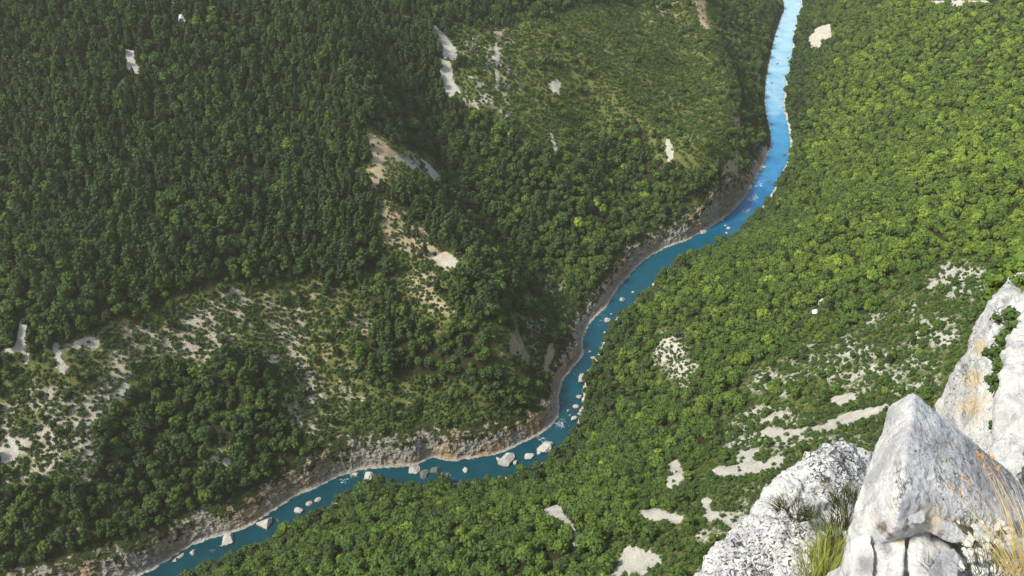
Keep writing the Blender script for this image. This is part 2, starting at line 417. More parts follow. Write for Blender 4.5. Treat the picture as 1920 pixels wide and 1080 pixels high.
_S = [
 ([(420,545),(640,530),(700,600),(690,700),(640,800),(560,830),(540,760),(500,660)],.40,.45),
 ([(90,640),(300,580),(430,530),(560,560),(480,640),(420,665),(300,700),(180,730)],.42,.4),
 ([(0,720),(200,700),(260,720),(180,800),(170,890),(100,915),(0,920)],.44,.35),
 ([(560,700),(592,700),(606,800),(588,838),(572,790)],.60,.4),([(536,660),(556,660),(584,760),(600,830),(584,820),(556,740)],.58,.4),([(738,742),(760,738),(776,752),(760,776),(736,770)],.66,.5),
 ([(380,840),(440,850),(450,880),(400,885)],.5,.4),([(200,900),(240,960),(230,990),(190,930)],.5,.3),([(130,970),(170,980),(160,1010),(140,1000)],.5,.5),  # broken ground between shrubs: (poly, bare strength, warm)
 ([(200,624),(330,586),(420,540),(476,590),(470,650),(400,660),(330,690),(280,690),(240,652)],.56,.35),
 ([(0,836),(60,790),(150,728),(240,700),(250,740),(170,790),(170,880),(110,900),(60,890),(0,900)],.60,.3),
 ([(500,600),(560,570),(600,584),(596,620),(556,640),(578,700),(610,780),(590,850),(560,820),(530,740),(506,660)],.56,.35),
 ([(608,690),(660,690),(680,760),(640,790),(610,760)],.46,.35),
 ([(700,374),(726,378),(760,410),(800,446),(862,490),(850,512),(815,505),(756,470),(722,430)],.70,.6),
 ([(760,500),(800,510),(836,560),(880,590),(862,606),(812,602),(780,560)],.58,.55),
 ([(690,250),(760,290),(800,306),(790,340),(740,340),(700,340)],.58,.6),
 ([(735,740),(780,745),(775,775),(740,780)],.5,.5),
 ([(970,590),(1010,596),(1020,630),(1000,700),(960,700),(930,680),(905,640),(960,650)],.50,.4),
 ([(1240,630),(1276,616),(1292,650),(1308,680),(1292,706),(1266,732),(1244,692)],.72,.05),
 ([(1344,790),(1400,770),(1470,770),(1500,800),(1540,830),(1450,860),(1380,850),(1350,830)],.62,.05),
 ([(1730,500),(1780,484),(1850,500),(1870,520),(1840,570),(1790,570),(1740,540)],.56,.05),
 ([(1640,590),(1740,590),(1830,570),(1800,640),(1770,700),(1760,760),(1680,750),(1560,740),(1440,760),(1380,740),(1480,650),(1560,620)],.50,.05),
 ([(1480,880),(1660,780),(1780,760),(1780,1090),(1300,1090),(1330,960)],.57,.05),
 ([(750,20),(790,50),(800,60),(780,66),(760,40)],.56,.3),
 ([(848,60),(960,40),(980,160),(940,220),(890,210),(850,130)],.47,.3),
 ([(1170,10),(1290,0),(1290,50),(1180,80)],.46,.9),
 ([(1260,410),(1320,380),(1350,370),(1330,420),(1270,450),(1220,460),(1200,440)],.60,.25),
 ([(1000,500),(1100,560),(1080,620),(1020,640)],.38,.3),
 ([(1090,230),(1120,260),(1100,290),(1060,280)],.5,.3),
 ([(1700,560),(1760,560),(1740,600),(1700,600)],.5,.05),
]
SPECK = [(P, b + (.05 if max(q[0] for q in P) < 900 else 0.), w + (.22 if max(q[0] for q in P) < 1100 else 0.)) for P, b, w in _S]
SHRUBLAND = [  # low shrubs over grass: (poly, tree density left there)
 ([(860,120),(900,60),(960,40),(1080,10),(1330,0),(1340,60),(1330,120),(1384,200),(1366,300),(1340,340),(1260,310),(1180,230),(1060,320),(1000,280),(940,230),(860,205)],.10),
 ([(0,690),(60,680),(200,620),(330,570),(420,530),(560,520),(650,540),(690,500),(700,600),(640,690),(620,800),(600,840),(540,790),(520,700),(440,670),(330,690),(250,745),(180,790),(170,880),(120,910),(0,920)],.08),
 ([(690,245),(760,290),(800,300),(830,350),(820,366),(790,345),(745,350),(745,400),(800,445),(866,490),(850,530),(885,600),(860,625),(790,620),(740,560),(720,470),(700,400),(690,320)],.10),
 ([(740,720),(880,730),(960,780),(920,830),(700,828),(640,800),(640,730)],.2),
 ([(900,600),(1010,590),(1050,660),(1030,760),(960,760),(900,690)],.25),
 ([(1340,790),(1480,760),(1560,735),(1660,680),(1760,600),(1830,560),(1880,520),(1900,700),(1800,1100),(1290,1100),(1330,940),(1290,900),(1340,850)],.16),
 ([(1620,590),(1730,490),(1860,490),(1860,570),(1800,640),(1740,640)],.3),
 ([(1180,905),(1260,860),(1340,880),(1340,990),(1290,1090),(1130,1090),(1150,1010),(1200,1000)],.42),
 ([(1236,618),(1284,606),(1312,690),(1270,745),(1236,690)],.1),
 ([(1480,590),(1560,560),(1580,600),(1500,640)],.5),
 ([(1200,440),(1330,370),(1400,330),(1380,380),(1300,450),(1210,480)],.25),
]
PALE = [  # warmer, lighter leaves; at top right the warm glow is painted into their tint
 ([(1500,430),(1920,200),(1920,520),(1740,480),(1560,560),(1400,560)],.07),
 ([(1560,0),(1920,0),(1920,300),(1600,360),(1500,300)],.09),
 ([(1480,0),(1700,0),(1560,160),(1480,260)],-.10),
]
def fields(x, y, z, side_left):
    px, py, dep = project(x, y, z)
    j1 = fbm2(x, y, 14., 3, 21.) * 1.0; j2 = fbm2(x, y, 14., 3, 55.)
    k = F / dep
    qx = px + j1 * 5. * k; qy = py + j2 * 4. * k
    bare = np.zeros_like(x); warm = np.full_like(x, .2)
    shrub = np.zeros_like(x); td = np.ones_like(x); tint = np.zeros_like(x)
    def sel(P, ex):
        P = np.array(P, float)
        m = (ex[0] > P[:, 0].min()) & (ex[0] < P[:, 0].max()) & (ex[1] > P[:, 1].min()) & (ex[1] < P[:, 1].max())
        r = np.zeros(x.shape, bool)
        if m.any(): r[m] = inpoly(ex[0][m], ex[1][m], P)
        return r
    warm = warm + .5 * (py < 345) * (px > 850) * (px < 1400)
    j3 = fbm2(x, y, 30., 3, 83.); j4 = fbm2(x, y, 30., 3, 88.)
    for P, v in SHRUBLAND:
        r = sum(sel(P, (qx + a + j3 * 50, qy + b + j4 * 34)).astype(float) for a, b in ((0, 0), (12, 5), (-12, 4), (2, -9), (-3, 11))) / 5
        shrub = np.maximum(shrub, r); td = td * (1 - r) + v * r
    st = fbm2(x, y, 16., 4, 67., .65)
    for P, b, w in SPECK:
        r = sum(sel(P, (qx + a + j3 * 46, qy + c + j4 * 30)).astype(float) for a, c in ((0, 0), (9, 4), (-9, 3), (2, -8), (-3, 9), (18, 8), (-17, -5), (5, 16), (-2, -15))) / 9
        m = r > 0
        bare = np.maximum(bare, (b + .03 + st * .75) * r ** .5); warm = np.where(m, w, warm); td = td * (1 - r) + np.minimum(td, .15) * r; shrub = np.maximum(shrub, r)
    for P, v in PALE:
        m = sel(P, (px, py)); tint[m] += v
    bare = np.maximum(bare, shrub * (.30 + st * .35))
    sx = px + j1 * 2.3 * k; sy = py + j2 * 1.8 * k
    solid = np.zeros(x.shape, bool)
    for P, b, w in BARE:
        r = sum(sel(P, (sx + a, sy + c)).astype(float) for a, c in ((0, 0), (2.4, 0), (-2.4, 0), (0, 2), (0, -2), (1.6, 1.5), (-1.6, -1.5))) / 7
        m = r > .25; bare = np.maximum(bare, (b + .12) * r ** .8); warm = np.where(m, w, warm); solid |= r > .5
    return px, py, dep, bare, warm, shrub, td, tint, solid

# ------------------------------------------------------------------ ground
def axis(lo, hi, step, far):
    a = list(np.arange(lo, hi + step, step)); s = step
    while a[-1] < far[1]: s *= 1.35; a.append(a[-1] + s)
    s = step
    while a[0] > far[0]: s *= 1.35; a.insert(0, a[0] - s)
    return np.array(a)
gx = axis(-540, 640, 2.0, (-4000, 4000)); gy = axis(90, 1560, 2.0, (-3500, 4500))
GX, GY = np.meshgrid(gx, gy); shp = GX.shape
fx, fy = GX.ravel(), GY.ravel()
h, dl, dr, hc = H_full(fx, fy)
HG = h.reshape(shp)
_w = (smooth(40, 130, np.maximum(dl, dr)) * (np.abs(fx) < 800)).reshape(shp)
_B = HG.copy()
for _ in range(110):
    _B[1:-1] = (_B[:-2] + 2 * _B[1:-1] + _B[2:]) / 4
    _B[:, 1:-1] = (_B[:, :-2] + 2 * _B[:, 1:-1] + _B[:, 2:]) / 4
HG = HG * (1 - _w) + _B * _w
h = HG.ravel() + _w.ravel() * fbm2(fx, fy, 34., 3, 15.) * 5
HG = h.reshape(shp)
gyy, gxx = np.gradient(HG, gy, gx); slope = np.hypot(gxx, gyy)
_f = fields(fx, fy, h, None)
bare, warm, shrub = _f[3].copy(), _f[4].copy(), _f[5]
# stony margins of the river
mg = (np.abs(dr) < 3.5) & (dr > -4); bare[mg] = np.maximum(bare[mg], .8)
mg = (dl > -2) & (dl < 2); bare[mg] = np.maximum(bare[mg], .62 + .5 * fbm2(fx, fy, 18., 2, 5.)[mg])
grass = .28 + .6 * shrub
idx = np.arange(shp[0] * shp[1]).reshape(shp)
Q = np.stack([idx[:-1, :-1], idx[:-1, 1:], idx[1:, 1:], idx[1:, :-1]], -1).reshape(-1, 4)
rough = fbm2(fx, fy, 7., 2, 77.) * np.where(np.abs(fx) < 700, 1., 0) * (np.maximum(dl, dr) > 4)
V = np.stack([fx, fy, h + rough * .8], -1)
ground = link(bpy.data.objects.new('ground', mesh_np('ground', V, Q, M_ter, dict(bare=bare, grass=grass, warm=warm))))
tag(ground, 'wooded limestone valley sides falling to the river', kind='structure')
from bisect import bisect
def Hs(x, y):
    """bilinear height from the ground grid"""
    x = np.asarray(x, float); y = np.asarray(y, float)
    i = np.clip(np.searchsorted(gx, x) - 1, 0, len(gx) - 2); j = np.clip(np.searchsorted(gy, y) - 1, 0, len(gy) - 2)
    tx = (x - gx[i]) / (gx[i + 1] - gx[i]); ty = (y - gy[j]) / (gy[j + 1] - gy[j])
    ZZ = V[:, 2].reshape(shp)
    return (ZZ[j, i] * (1 - tx) + ZZ[j, i + 1] * tx) * (1 - ty) + (ZZ[j + 1, i] * (1 - tx) + ZZ[j + 1, i + 1] * tx) * ty
def Slope(x, y):
    i = np.clip(np.searchsorted(gx, x) - 1, 0, len(gx) - 2); j = np.clip(np.searchsorted(gy, y) - 1, 0, len(gy) - 2)
    return slope[j, i]

# ------------------------------------------------------------------ rock wall along the far bank
def bank():
    s0, s1 = min(_cks), max(_cks) + 120
    S = np.arange(s0, s1, 1.0)
    C = np.stack([np.interp(S, _lcs, LC[:, 0]), np.interp(S, _lcs, LC[:, 1])], -1)
    for _ in range(12): C[1:-1] = (C[:-2] + 2 * C[1:-1] + C[2:]) / 4
    T = np.gradient(C, axis=0); T /= np.linalg.norm(T, axis=1)[:, None]
    for _ in range(30): T[1:-1] = (T[:-2] + T[1:-1] + T[2:]) / 3
    T /= np.linalg.norm(T, axis=1)[:, None]
    N = np.stack([T[:, 1], -T[:, 0]], -1)       # curve runs towards the viewer: left bank is on this side
    test = C[len(C) // 2] + N[len(C) // 2] * 5
    if not inpoly(np.array([test[0]]), np.array([test[1]]), LEFTPOLY)[0]: N = -N
    h = hc_at(S); ns = len(S)
    rows = 40
    vs = np.linspace(0, 1, rows)
    blk = fbm(np.stack([S / 16, S * 0, S * 0 + 2.2], -1), 3)
    P = np.zeros((rows, ns, 3)); UP = np.zeros((rows, ns))
    prof_d = np.interp(vs, [0, .10, .16, .75, .9, 1], [-2, 2.2, 3.2, 8.6, 12.5, 19])
    prof_h = np.interp(vs, [0, .10, .16, .75, .9, 1], [-.06, .035, .10, .97, 1.05, .98])
    for r in range(rows):
        hh = prof_h[r] * h + (vs[r] > .8) * .55 * max(prof_d[r] - 9, 0) * 1.0
        off = prof_d[r] + blk * 1.2
        P[r, :, 0] = C[:, 0] + N[:, 0] * off; P[r, :, 1] = C[:, 1] + N[:, 1] * off; P[r, :, 2] = hh
        UP[r] = vs[r]
    P[-1, :, 2] -= 2.5
    Pf = P.reshape(-1, 3)
    env = np.repeat(np.sin(np.pi * np.clip(vs * 1.05, 0, 1)) ** .5, ns)
    q = Pf * np.array([.16, .16, .07])
    n = fbm(q, 4, .55, True) * 1.1 + fbm(Pf * .5, 3, .6) * .5
    # strata: quantised ledges
    st = np.abs(((Pf[:, 2] + fbm(Pf * .05, 2) * 6) / 4.5) % 1 - .5) * 2
    n += (st - .5) * .16
    amp = np.tile(np.clip(h / 14, .25, 1.3), rows)
    NN = np.tile(N, (rows, 1))
    Pf[:, 0] -= NN[:, 0] * n * env * 1.5 * amp; Pf[:, 1] -= NN[:, 1] * n * env * 1.5 * amp
    Pf[:, 2] += fbm(Pf * .3, 3) * env * 1.2 * amp
    keepc = h > 4.5
    ii = np.arange(rows * ns).reshape(rows, ns)
    Q = np.stack([ii[:-1, :-1], ii[:-1, 1:], ii[1:, 1:], ii[1:, :-1]], -1)[:, keepc[:-1]].reshape(-1, 4)
    me = mesh_np('river_cliff', Pf, Q, M_bank, dict(up=UP.ravel()), smooth_=False)
    tag(link(bpy.data.objects.new('river_cliff', me)), 'brown and grey layered rock wall along the far bank of the river', kind='structure')
bank()

# ------------------------------------------------------------------ water
def water():
    n = 1500
    def res(P):
        s = np.concatenate([[0], np.cumsum(np.linalg.norm(np.diff(P, axis=0), axis=1))])
        return P, s
    C = LC; T = np.gradient(C, axis=0); T /= np.maximum(np.linalg.norm(T, axis=1), 1e-6)[:, None]
    # cross sections: from each left point to the closest right point, both pushed outwards
    vs = []; sh = []; fo = []
    m = 14
    for i, p in enumerate(C):
        k = np.argmin(np.sum((RC - p) ** 2, 1)); q = RC[k]
        d = q - p; L = np.linalg.norm(d); d /= max(L, 1e-6)
        a = p - d * 6; b = q + d * 6
        for j in range(m):
            f = j / (m - 1); w = a + (b - a) * f
            vs.append((w[0], w[1], 0.)); 
    vs = np.array(vs)
    px, py, dep = project(vs[:, 0], vs[:, 1], vs[:, 2])
    sh = np.interp(py, [0, 60, 200, 260, 330, 380, 470, 600, 800, 1080], [1.0, .97, .88, .72, .62, .50, .28, .24, .12, .06])  # paler upstream: milky shallows plus sky reflection painted into the water colour
    fo = np.full(len(vs), .24)
    for cx, cy, r, a in [(1496,10,14,.5),(1490,60,12,.45),(1482,110,12,.42),(1474,160,12,.45),(1466,60,40,.16),(1425,345,16,.45),(1412,372,24,.45),(1398,395,18,.42),(1360,420,14,.4),(1310,440,14,.3),(1130,600,26,.36),(1075,700,18,.35),(830,895,20,.45),(940,866,20,.35),(600,945,26,.35),(520,985,26,.4),(420,1025,30,.4),(1240,500,20,.25),(1070,730,14,.25),(1062,770,16,.4),(1050,798,22,.5),(1020,825,20,.4),(885,870,14,.5),(675,890,22,.55),(640,900,14,.4),(775,885,10,.3),(570,950,16,.3),(470,1000,14,.2),(350,1040,30,.25)]:
        fo = np.maximum(fo, (a + .2) * np.exp(-(((px - cx) / r) ** 2 + ((py - cy) / r) ** 2)))
    ii = np.arange(len(vs)).reshape(len(C), m)
    Q = np.stack([ii[:-1, :-1], ii[1:, :-1], ii[1:, 1:], ii[:-1, 1:]], -1).reshape(-1, 4)
    me = mesh_np('river', vs, Q, M_wat, dict(shallow_sheen=sh, foam=fo))
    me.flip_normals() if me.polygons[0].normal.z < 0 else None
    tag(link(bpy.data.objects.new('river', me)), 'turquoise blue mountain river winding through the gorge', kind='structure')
water()

# ------------------------------------------------------------------ plants
def ico(sub):
    bm = bmesh.new(); bmesh.ops.create_icosphere(bm, subdivisions=sub, radius=1)
    v = np.array([x.co[:] for x in bm.verts]); f = np.array([[q.index for q in x.verts] for x in bm.faces]); bm.free(); return v, f
I1 = ico(1); I2 = ico(2)
def crown_mesh(name, mat, r, hgt, base, lobes, cards, csize, shape, seed):
    """crown of lobes plus many leaf-clump faces spread through it. shape: 'round', 'cone', 'low'"""
    g = np.random.default_rng(seed)
    VV, FF = [], []; nv = 0
    def add(v, f):
        nonlocal nv
        VV.append(v); FF.append(f + nv); nv += len(v)
    cs = []
    for k in range(lobes):
        zt = (k + .5) / lobes
        if shape == 'cone': rr = r * (1.02 - .66 * zt ** 1.7) * g.uniform(.45, .75); lr = r * (.56 - .26 * zt)
        elif shape == 'low': rr = r * math.sqrt(max(0, 1 - zt ** 2)) * g.uniform(.3, .75); lr = r * g.uniform(.3, .5)
        else: rr = r * math.sqrt(max(0.02, 1 - (2 * zt - .85) ** 2 * .75)) * g.uniform(.35, .72); lr = r * g.uniform(.28, .46)
        a = k * 2.399 + g.uniform(-.5, .5); rr *= 1 + .28 * math.cos(a - seed)
        c = np.array([math.cos(a) * rr, math.sin(a) * rr, base + lr * .7 + (hgt - base - lr * 1.4) * zt])
        cs.append((c, lr))
        v, f = I1
        nn = 1 + .36 * g.normal(size=(len(v), 1)).clip(-1.4, 1.4)
        add(c + v * lr * nn * np.array([.88, .88, .74]), f)
    for k in range(cards):
        c, lr = cs[g.integers(len(cs))]
        d = g.normal(size=3); d[2] = d[2] * .8 + .25; d /= np.linalg.norm(d)
        p = c + d * lr * g.uniform(.85, 1.22)
        n = d + g.normal(size=3) * .45; n /= np.linalg.norm(n)
        u = np.cross(n, g.normal(size=3)); u /= np.linalg.norm(u); w = np.cross(n, u)
        s = csize * g.uniform(.6, 1.3)
        a0 = p + u * s; a1 = p + w * s * g.uniform(.5, 1) ; a2 = p - u * s * g.uniform(.4, 1); a3 = p - w * s * g.uniform(.5, 1)
        add(np.array([a0, a1, a2, a3]), np.array([[0, 1, 2], [0, 2, 3]]))
    return mesh_np(name, np.concatenate(VV), np.concatenate(FF), mat, smooth_=False)
def tube(pts, rads, n=6):
    VV = []; FF = []
    pts = np.array(pts, float)
    for i, (p, r) in enumerate(zip(pts, rads)):
        t = pts[min(i + 1, len(pts) - 1)] - pts[max(i - 1, 0)]; t /= np.linalg.norm(t)
        u = np.cross(t, [.31, .87, .11]); u /= np.linalg.norm(u); w = np.cross(t, u)
        for k in range(n):
            a = 2 * math.pi * k / n; VV.append(p + (u * math.cos(a) + w * math.sin(a)) * r)
    for i in range(len(pts) - 1):
        for k in range(n):
            FF.append((i * n + k, i * n + (k + 1) % n, (i + 1) * n + (k + 1) % n, (i + 1) * n + k))
    return np.array(VV), np.array(FF)
def join(parts):
    VV, FF, n = [], [], 0
    for v, f in parts: VV.append(v); FF.append(f + n); n += len(v)
    return np.concatenate(VV), np.concatenate(FF)
def trunk_mesh(name, hgt, r0, seed, limbs=5, mat=None):
    g = np.random.default_rng(seed)
    parts = [tube([(0, 0, -1.2), (0, 0, hgt * .3), (g.uniform(-.2, .2), g.uniform(-.2, .2), hgt * .62), (g.uniform(-.4, .4), g.uniform(-.4, .4), hgt)], [r0, r0 * .75, r0 * .5, r0 * .1])]
    for k in range(limbs):
        a = k * 2.4 + g.uniform(-.4, .4); z0 = hgt * (.35 + .1 * k); L = hgt * .28
        parts.append(tube([(0, 0, z0), (math.cos(a) * L * .6, math.sin(a) * L * .6, z0 + L * .5), (math.cos(a) * L, math.sin(a) * L, z0 + L)], [r0 * .4, r0 * .25, r0 * .06], 5))
    v, f = join(parts)
    return mesh_np(name, v, f, mat or M_bark)

KINDS = {}
def kind(nm, variants, trunks): KINDS[nm] = (variants, trunks)
kind('broadleaf', [crown_mesh('crown', M_leaf, 3.1 + .2 * (k % 3), 5.9 + .35 * k % 1.2, 1.4, 13 + k, 360, .46, 'round', 100 + k) for k in range(6)],
     [trunk_mesh('trunk', 4.6, .24, 300 + k) for k in range(6)])
kind('pine', [crown_mesh('crown', M_pine, 2.25, 7.2 + .3 * k, 1.6, 14, 280, .34, 'cone', 200 + k) for k in range(5)],
     [trunk_mesh('trunk', 6.2, .2, 400 + k) for k in range(5)])
kind('shrub', [crown_mesh('foliage', M_shr, 1.25, 1.75, -.2, 7, 130, .22, 'low', 500 + k) for k in range(5)],
     [trunk_mesh('stem', 1.0, .07, 600 + k, 3) for k in range(5)])

ROCKPOLY = [(1290,1080),(1330,1040),(1375,985),(1450,900),(1510,850),(1560,825),(1632,850),(1665,790),(1712,738),(1765,785),(1800,680),(1850,570),(1920,505),(1920,1080)]
def scatter(spacing, seed, jit=.46):
    g = np.random.default_rng(seed)
    xs = np.arange(-640, 760, spacing); ys = np.arange(70, 1640, spacing * .866)
    X, Y = np.meshgrid(xs, ys); X[1::2] += spacing / 2
    X = X.ravel() + g.uniform(-jit, jit, X.size) * spacing; Y = Y.ravel() + g.uniform(-jit, jit, Y.size) * spacing
    px, py, dep = project(X, Y, Hs(X, Y))
    m = (px > -220) & (px < 2560) & (py > -160) & (py < 1260)
    X, Y = X[m], Y[m]
    return X, Y, g
PTS = {}
def sow():
    for nm, sp_, seed in (('broadleaf', 5.6, 1), ('pine', 4.9, 2), ('shrub', 2.6, 3)):
        X, Y, g = scatter(sp_, seed)
        z = Hs(X, Y); sl = Slope(X, Y)
        _, dl, dr, hc = H_raw(X, Y)
        left = dl > 0
        px, py, dep, bare, warm, shrub, td, tint, solid = fields(X, Y, z, left)
        big = fbm2(X, Y, 60., 3, 31.)
        # share of pines: high on the far slope's upper left, some in its ravines
        pf = np.where(left, .30 + .62 * smooth(640, 380, py) * smooth(1150, 700, px) + big * 1.0, -1 + .0 * px)
        pf = np.where(left & (px > 1250) & (py < 330), pf + .1, pf)
        pf = np.clip(pf, 0, .95)
        h1 = g.random(X.size)
        own = np.random.default_rng(99)  # same field for both kinds via noise, so stands separate
        sel = fbm2(X, Y, 9., 2, 63.) * .9 + .5
        isp = sel < pf
        inr = (dl > (10 + 0 * dl)) | (dr > 2.0)
        inr &= ~((dl > 0) & (dl < 13) & (hc > 5))
        if nm == 'shrub':
            dens = np.where(py < 345, .74, .9) * shrub
            dens = np.where(bare > .4, dens * (.88 - .2 * (bare - .4) * 2), dens)
            dens += np.where(left & (dl < 40), .4, 0)
            clump = fbm2(X, Y, 7., 2, 12.)
            dens = dens * (1 + clump * 1.3)
            ok = (h1 < dens) & inr & (sl < 1.6) & ~(solid & (g.random(X.size) < .90))
            scl = g.uniform(.55, 1.25, X.size)
            scl *= np.where(left, 1.35, 1.2)
            t = np.where(left, .47, .50) + big * .12 + g.normal(0, .07, X.size)
            t = np.where(left & (py < 340), t + .16, t)
            t += g.random(X.size) ** 14 * .3
        else:
            gate = isp if nm == 'pine' else ~isp
            clear = fbm2(X, Y, 24., 3, 41.)
            dens = td * (.97 + np.minimum(clear, 0) * .35)
            dens = np.where(solid, 0, dens)
            ok = gate & (h1 < dens) & inr & (sl < 1.5)
            scl = np.clip(np.exp(g.normal(-.16, .27, X.size)), .38, 1.5)
            if nm == 'broadleaf':
                scl *= np.where(left, 1.30, 1.15)
                t = np.where(left, .53, .60) + big * .14 + g.normal(0, .10, X.size)
                t += np.where(left, 0, .05 * smooth(1300, 1700, px) * smooth(700, 300, py))
                t += np.where(~left & (dr < 25), -.14, 0)
                t = np.where(left, t - .10 * smooth(450, 800, py), t)
                t = np.where(~left, t - .07 * smooth(600, 950, py), t)
                t = t + np.where(left & (g.random(X.size) > .96), .2, 0)
            else:
                scl *= 1.28 + .36 * smooth(120, 520, py)
                t = .38 + big * .12 + g.normal(0, .09, X.size)
            t += np.where(g.random(X.size) > .975, .22, 0)
            scl = scl * (1 - .25 * shrub)
        t = t + tint
        PTS[nm] = dict(x=X[ok], y=Y[ok], z=z[ok] - .1, s=scl[ok], t=np.clip(t[ok], .04, .98), px=px[ok], py=py[ok], dep=dep[ok], left=left[ok],
                       r=g.uniform(0, 6.283, ok.sum()), v=g.integers(0, len(KINDS[nm][0]), ok.sum()), zs=g.uniform(.85, 1.2, ok.sum()))
sow()

def visible(P):
    """in the frame, clear of the foreground rocks and of the hillside itself"""
    top = P['z'] + 3
    px, py, dep = project(P['x'], P['y'], top)
    ok = (px > 6) & (px < 1914) & (py > 6) & (py < 1074) & ~inpoly(px, py, np.array(ROCKPOLY, float))
    ids = np.nonzero(ok)[0]
    bad = np.zeros(len(ids), bool)
    for k in range(1, 30):
        f = 1 - k * .012
        x = P['x'][ids] * f; y = P['y'][ids] * f; z = CZ + (top[ids] + 1 - CZ) * f
        bad |= Hs(x, y) > z
    ok[ids[bad]] = False
    return ok

LANDMARKS = [
 ((1060,985), 'the pale gravel clearing at bottom centre'),
 ((1195,1055), 'the gravel shelf at the bottom edge'),
 ((1245,965), 'the thin ledge beside the forked path'),
 ((1345,965), 'the forked gravel path'),
 ((1265,890), 'the small upright gravel scar'),
 ((1400,870), 'the pale terrace above the foreground outcrop'),
 ((1590,780), 'the long pale terrace behind the pointed boulder'),
 ((1580,748), 'the bright scree above the long terrace'),
 ((1270,670), 'the white speckled slope above the river bend'),
 ((1535,570), 'the lone white rock on the near slope'),
 ((1800,530), 'the stony slope beside the tall white cliff'),
 ((1840,430), 'the green slope above the tall white cliff'),
 ((1700,650), 'the thin ledges left of the tall white cliff'),
 ((1400,640), 'the wood right of the river bend'),
 ((1130,760), 'the boulders on the near bank'),
 ((1180,870), 'the wood left of the gravel scar'),
 ((900,960), 'the bright wood below the narrow river'),
 ((700,1000), 'the bright wood under the bank of foam'),
 ((520,1050), 'the wood by the lowest river reach'),
 ((1250,560), 'the near bank beside the mid river'),
 ((1450,450), 'the near bank under the river bend foam'),
 ((1600,300), 'the green slope by the upper river'),
 ((1550,80), 'the pale rock patch by the upper river'),
 ((100,980), 'the dark wood at the bottom left corner'),
 ((300,900), 'the dim slope over the lower river'),
 ((330,740), 'the wood under the stony slope'),
 ((80,820), 'the white stony ground at the left edge'),
 ((40,640), 'the grey scree near the left edge'),
 ((200,640), 'the stony slope right of the grey scree'),
 ((380,620), 'the speckled stony slope at lower left'),
 ((560,700), 'the straight pale gully at lower left'),
 ((700,760), 'the dark wood above the grey river wall'),
 ((900,750), 'the dark slope inside the river bend'),
 ((950,640), 'the orange earth scar by the river'),
 ((830,590), 'the lowest stony patch of the bare spur'),
 ((780,440), 'the speckled bare spur'),
 ((700,300), 'the tan scar at the head of the spur'),
 ((820,340), 'the grey scree tongue beside the spur'),
 ((600,560), 'the wood left of the speckled spur'),
 ((960,480), 'the dark ravine behind the spur'),
 ((1150,480), 'the river wall beyond the ravine'),
 ((1330,400), 'the brown rock wall under the upper bend'),
 ((1100,300), 'the shrubby upper slope'),
 ((840,120), 'the long grey scree in the upper middle'),
 ((245,115), 'the grey scree in the upper left wood'),
 ((343,35), 'the white rock in the upper left wood'),
 ((450,300), 'the dense dark wood at upper left'),
 ((150,400), 'the dense dark wood at the left edge'),
]
LMP = np.array([p for p, _ in LANDMARKS], float)
def where_words(px, py):
    d = np.hypot(LMP[:, 0] - px, LMP[:, 1] - py); k = int(np.argmin(d))
    dx, dy = px - LMP[k, 0], py - LMP[k, 1]
    if d[k] < 14: w = 'on'
    elif abs(dx) > abs(dy) * 1.6: w = 'right of' if dx > 0 else 'left of'
    elif abs(dy) > abs(dx) * 1.6: w = 'below' if dy > 0 else 'above'
    else: w = ('below' if dy > 0 else 'above') + (' right of' if dx > 0 else ' left of')
    return w, LANDMARKS[k][1]
def tone(t):
    return 'blackish green' if t < .2 else 'dark green' if t < .36 else 'deep green' if t < .46 else 'mid green' if t < .56 else 'fresh green' if t < .66 else 'light green' if t < .78 else 'yellowish'
USED = set()
def uniq(base, opts):
    for o in [''] + opts:
        l = (o + ' ' + base).strip()
        if l not in USED: USED.add(l); return l
    return base

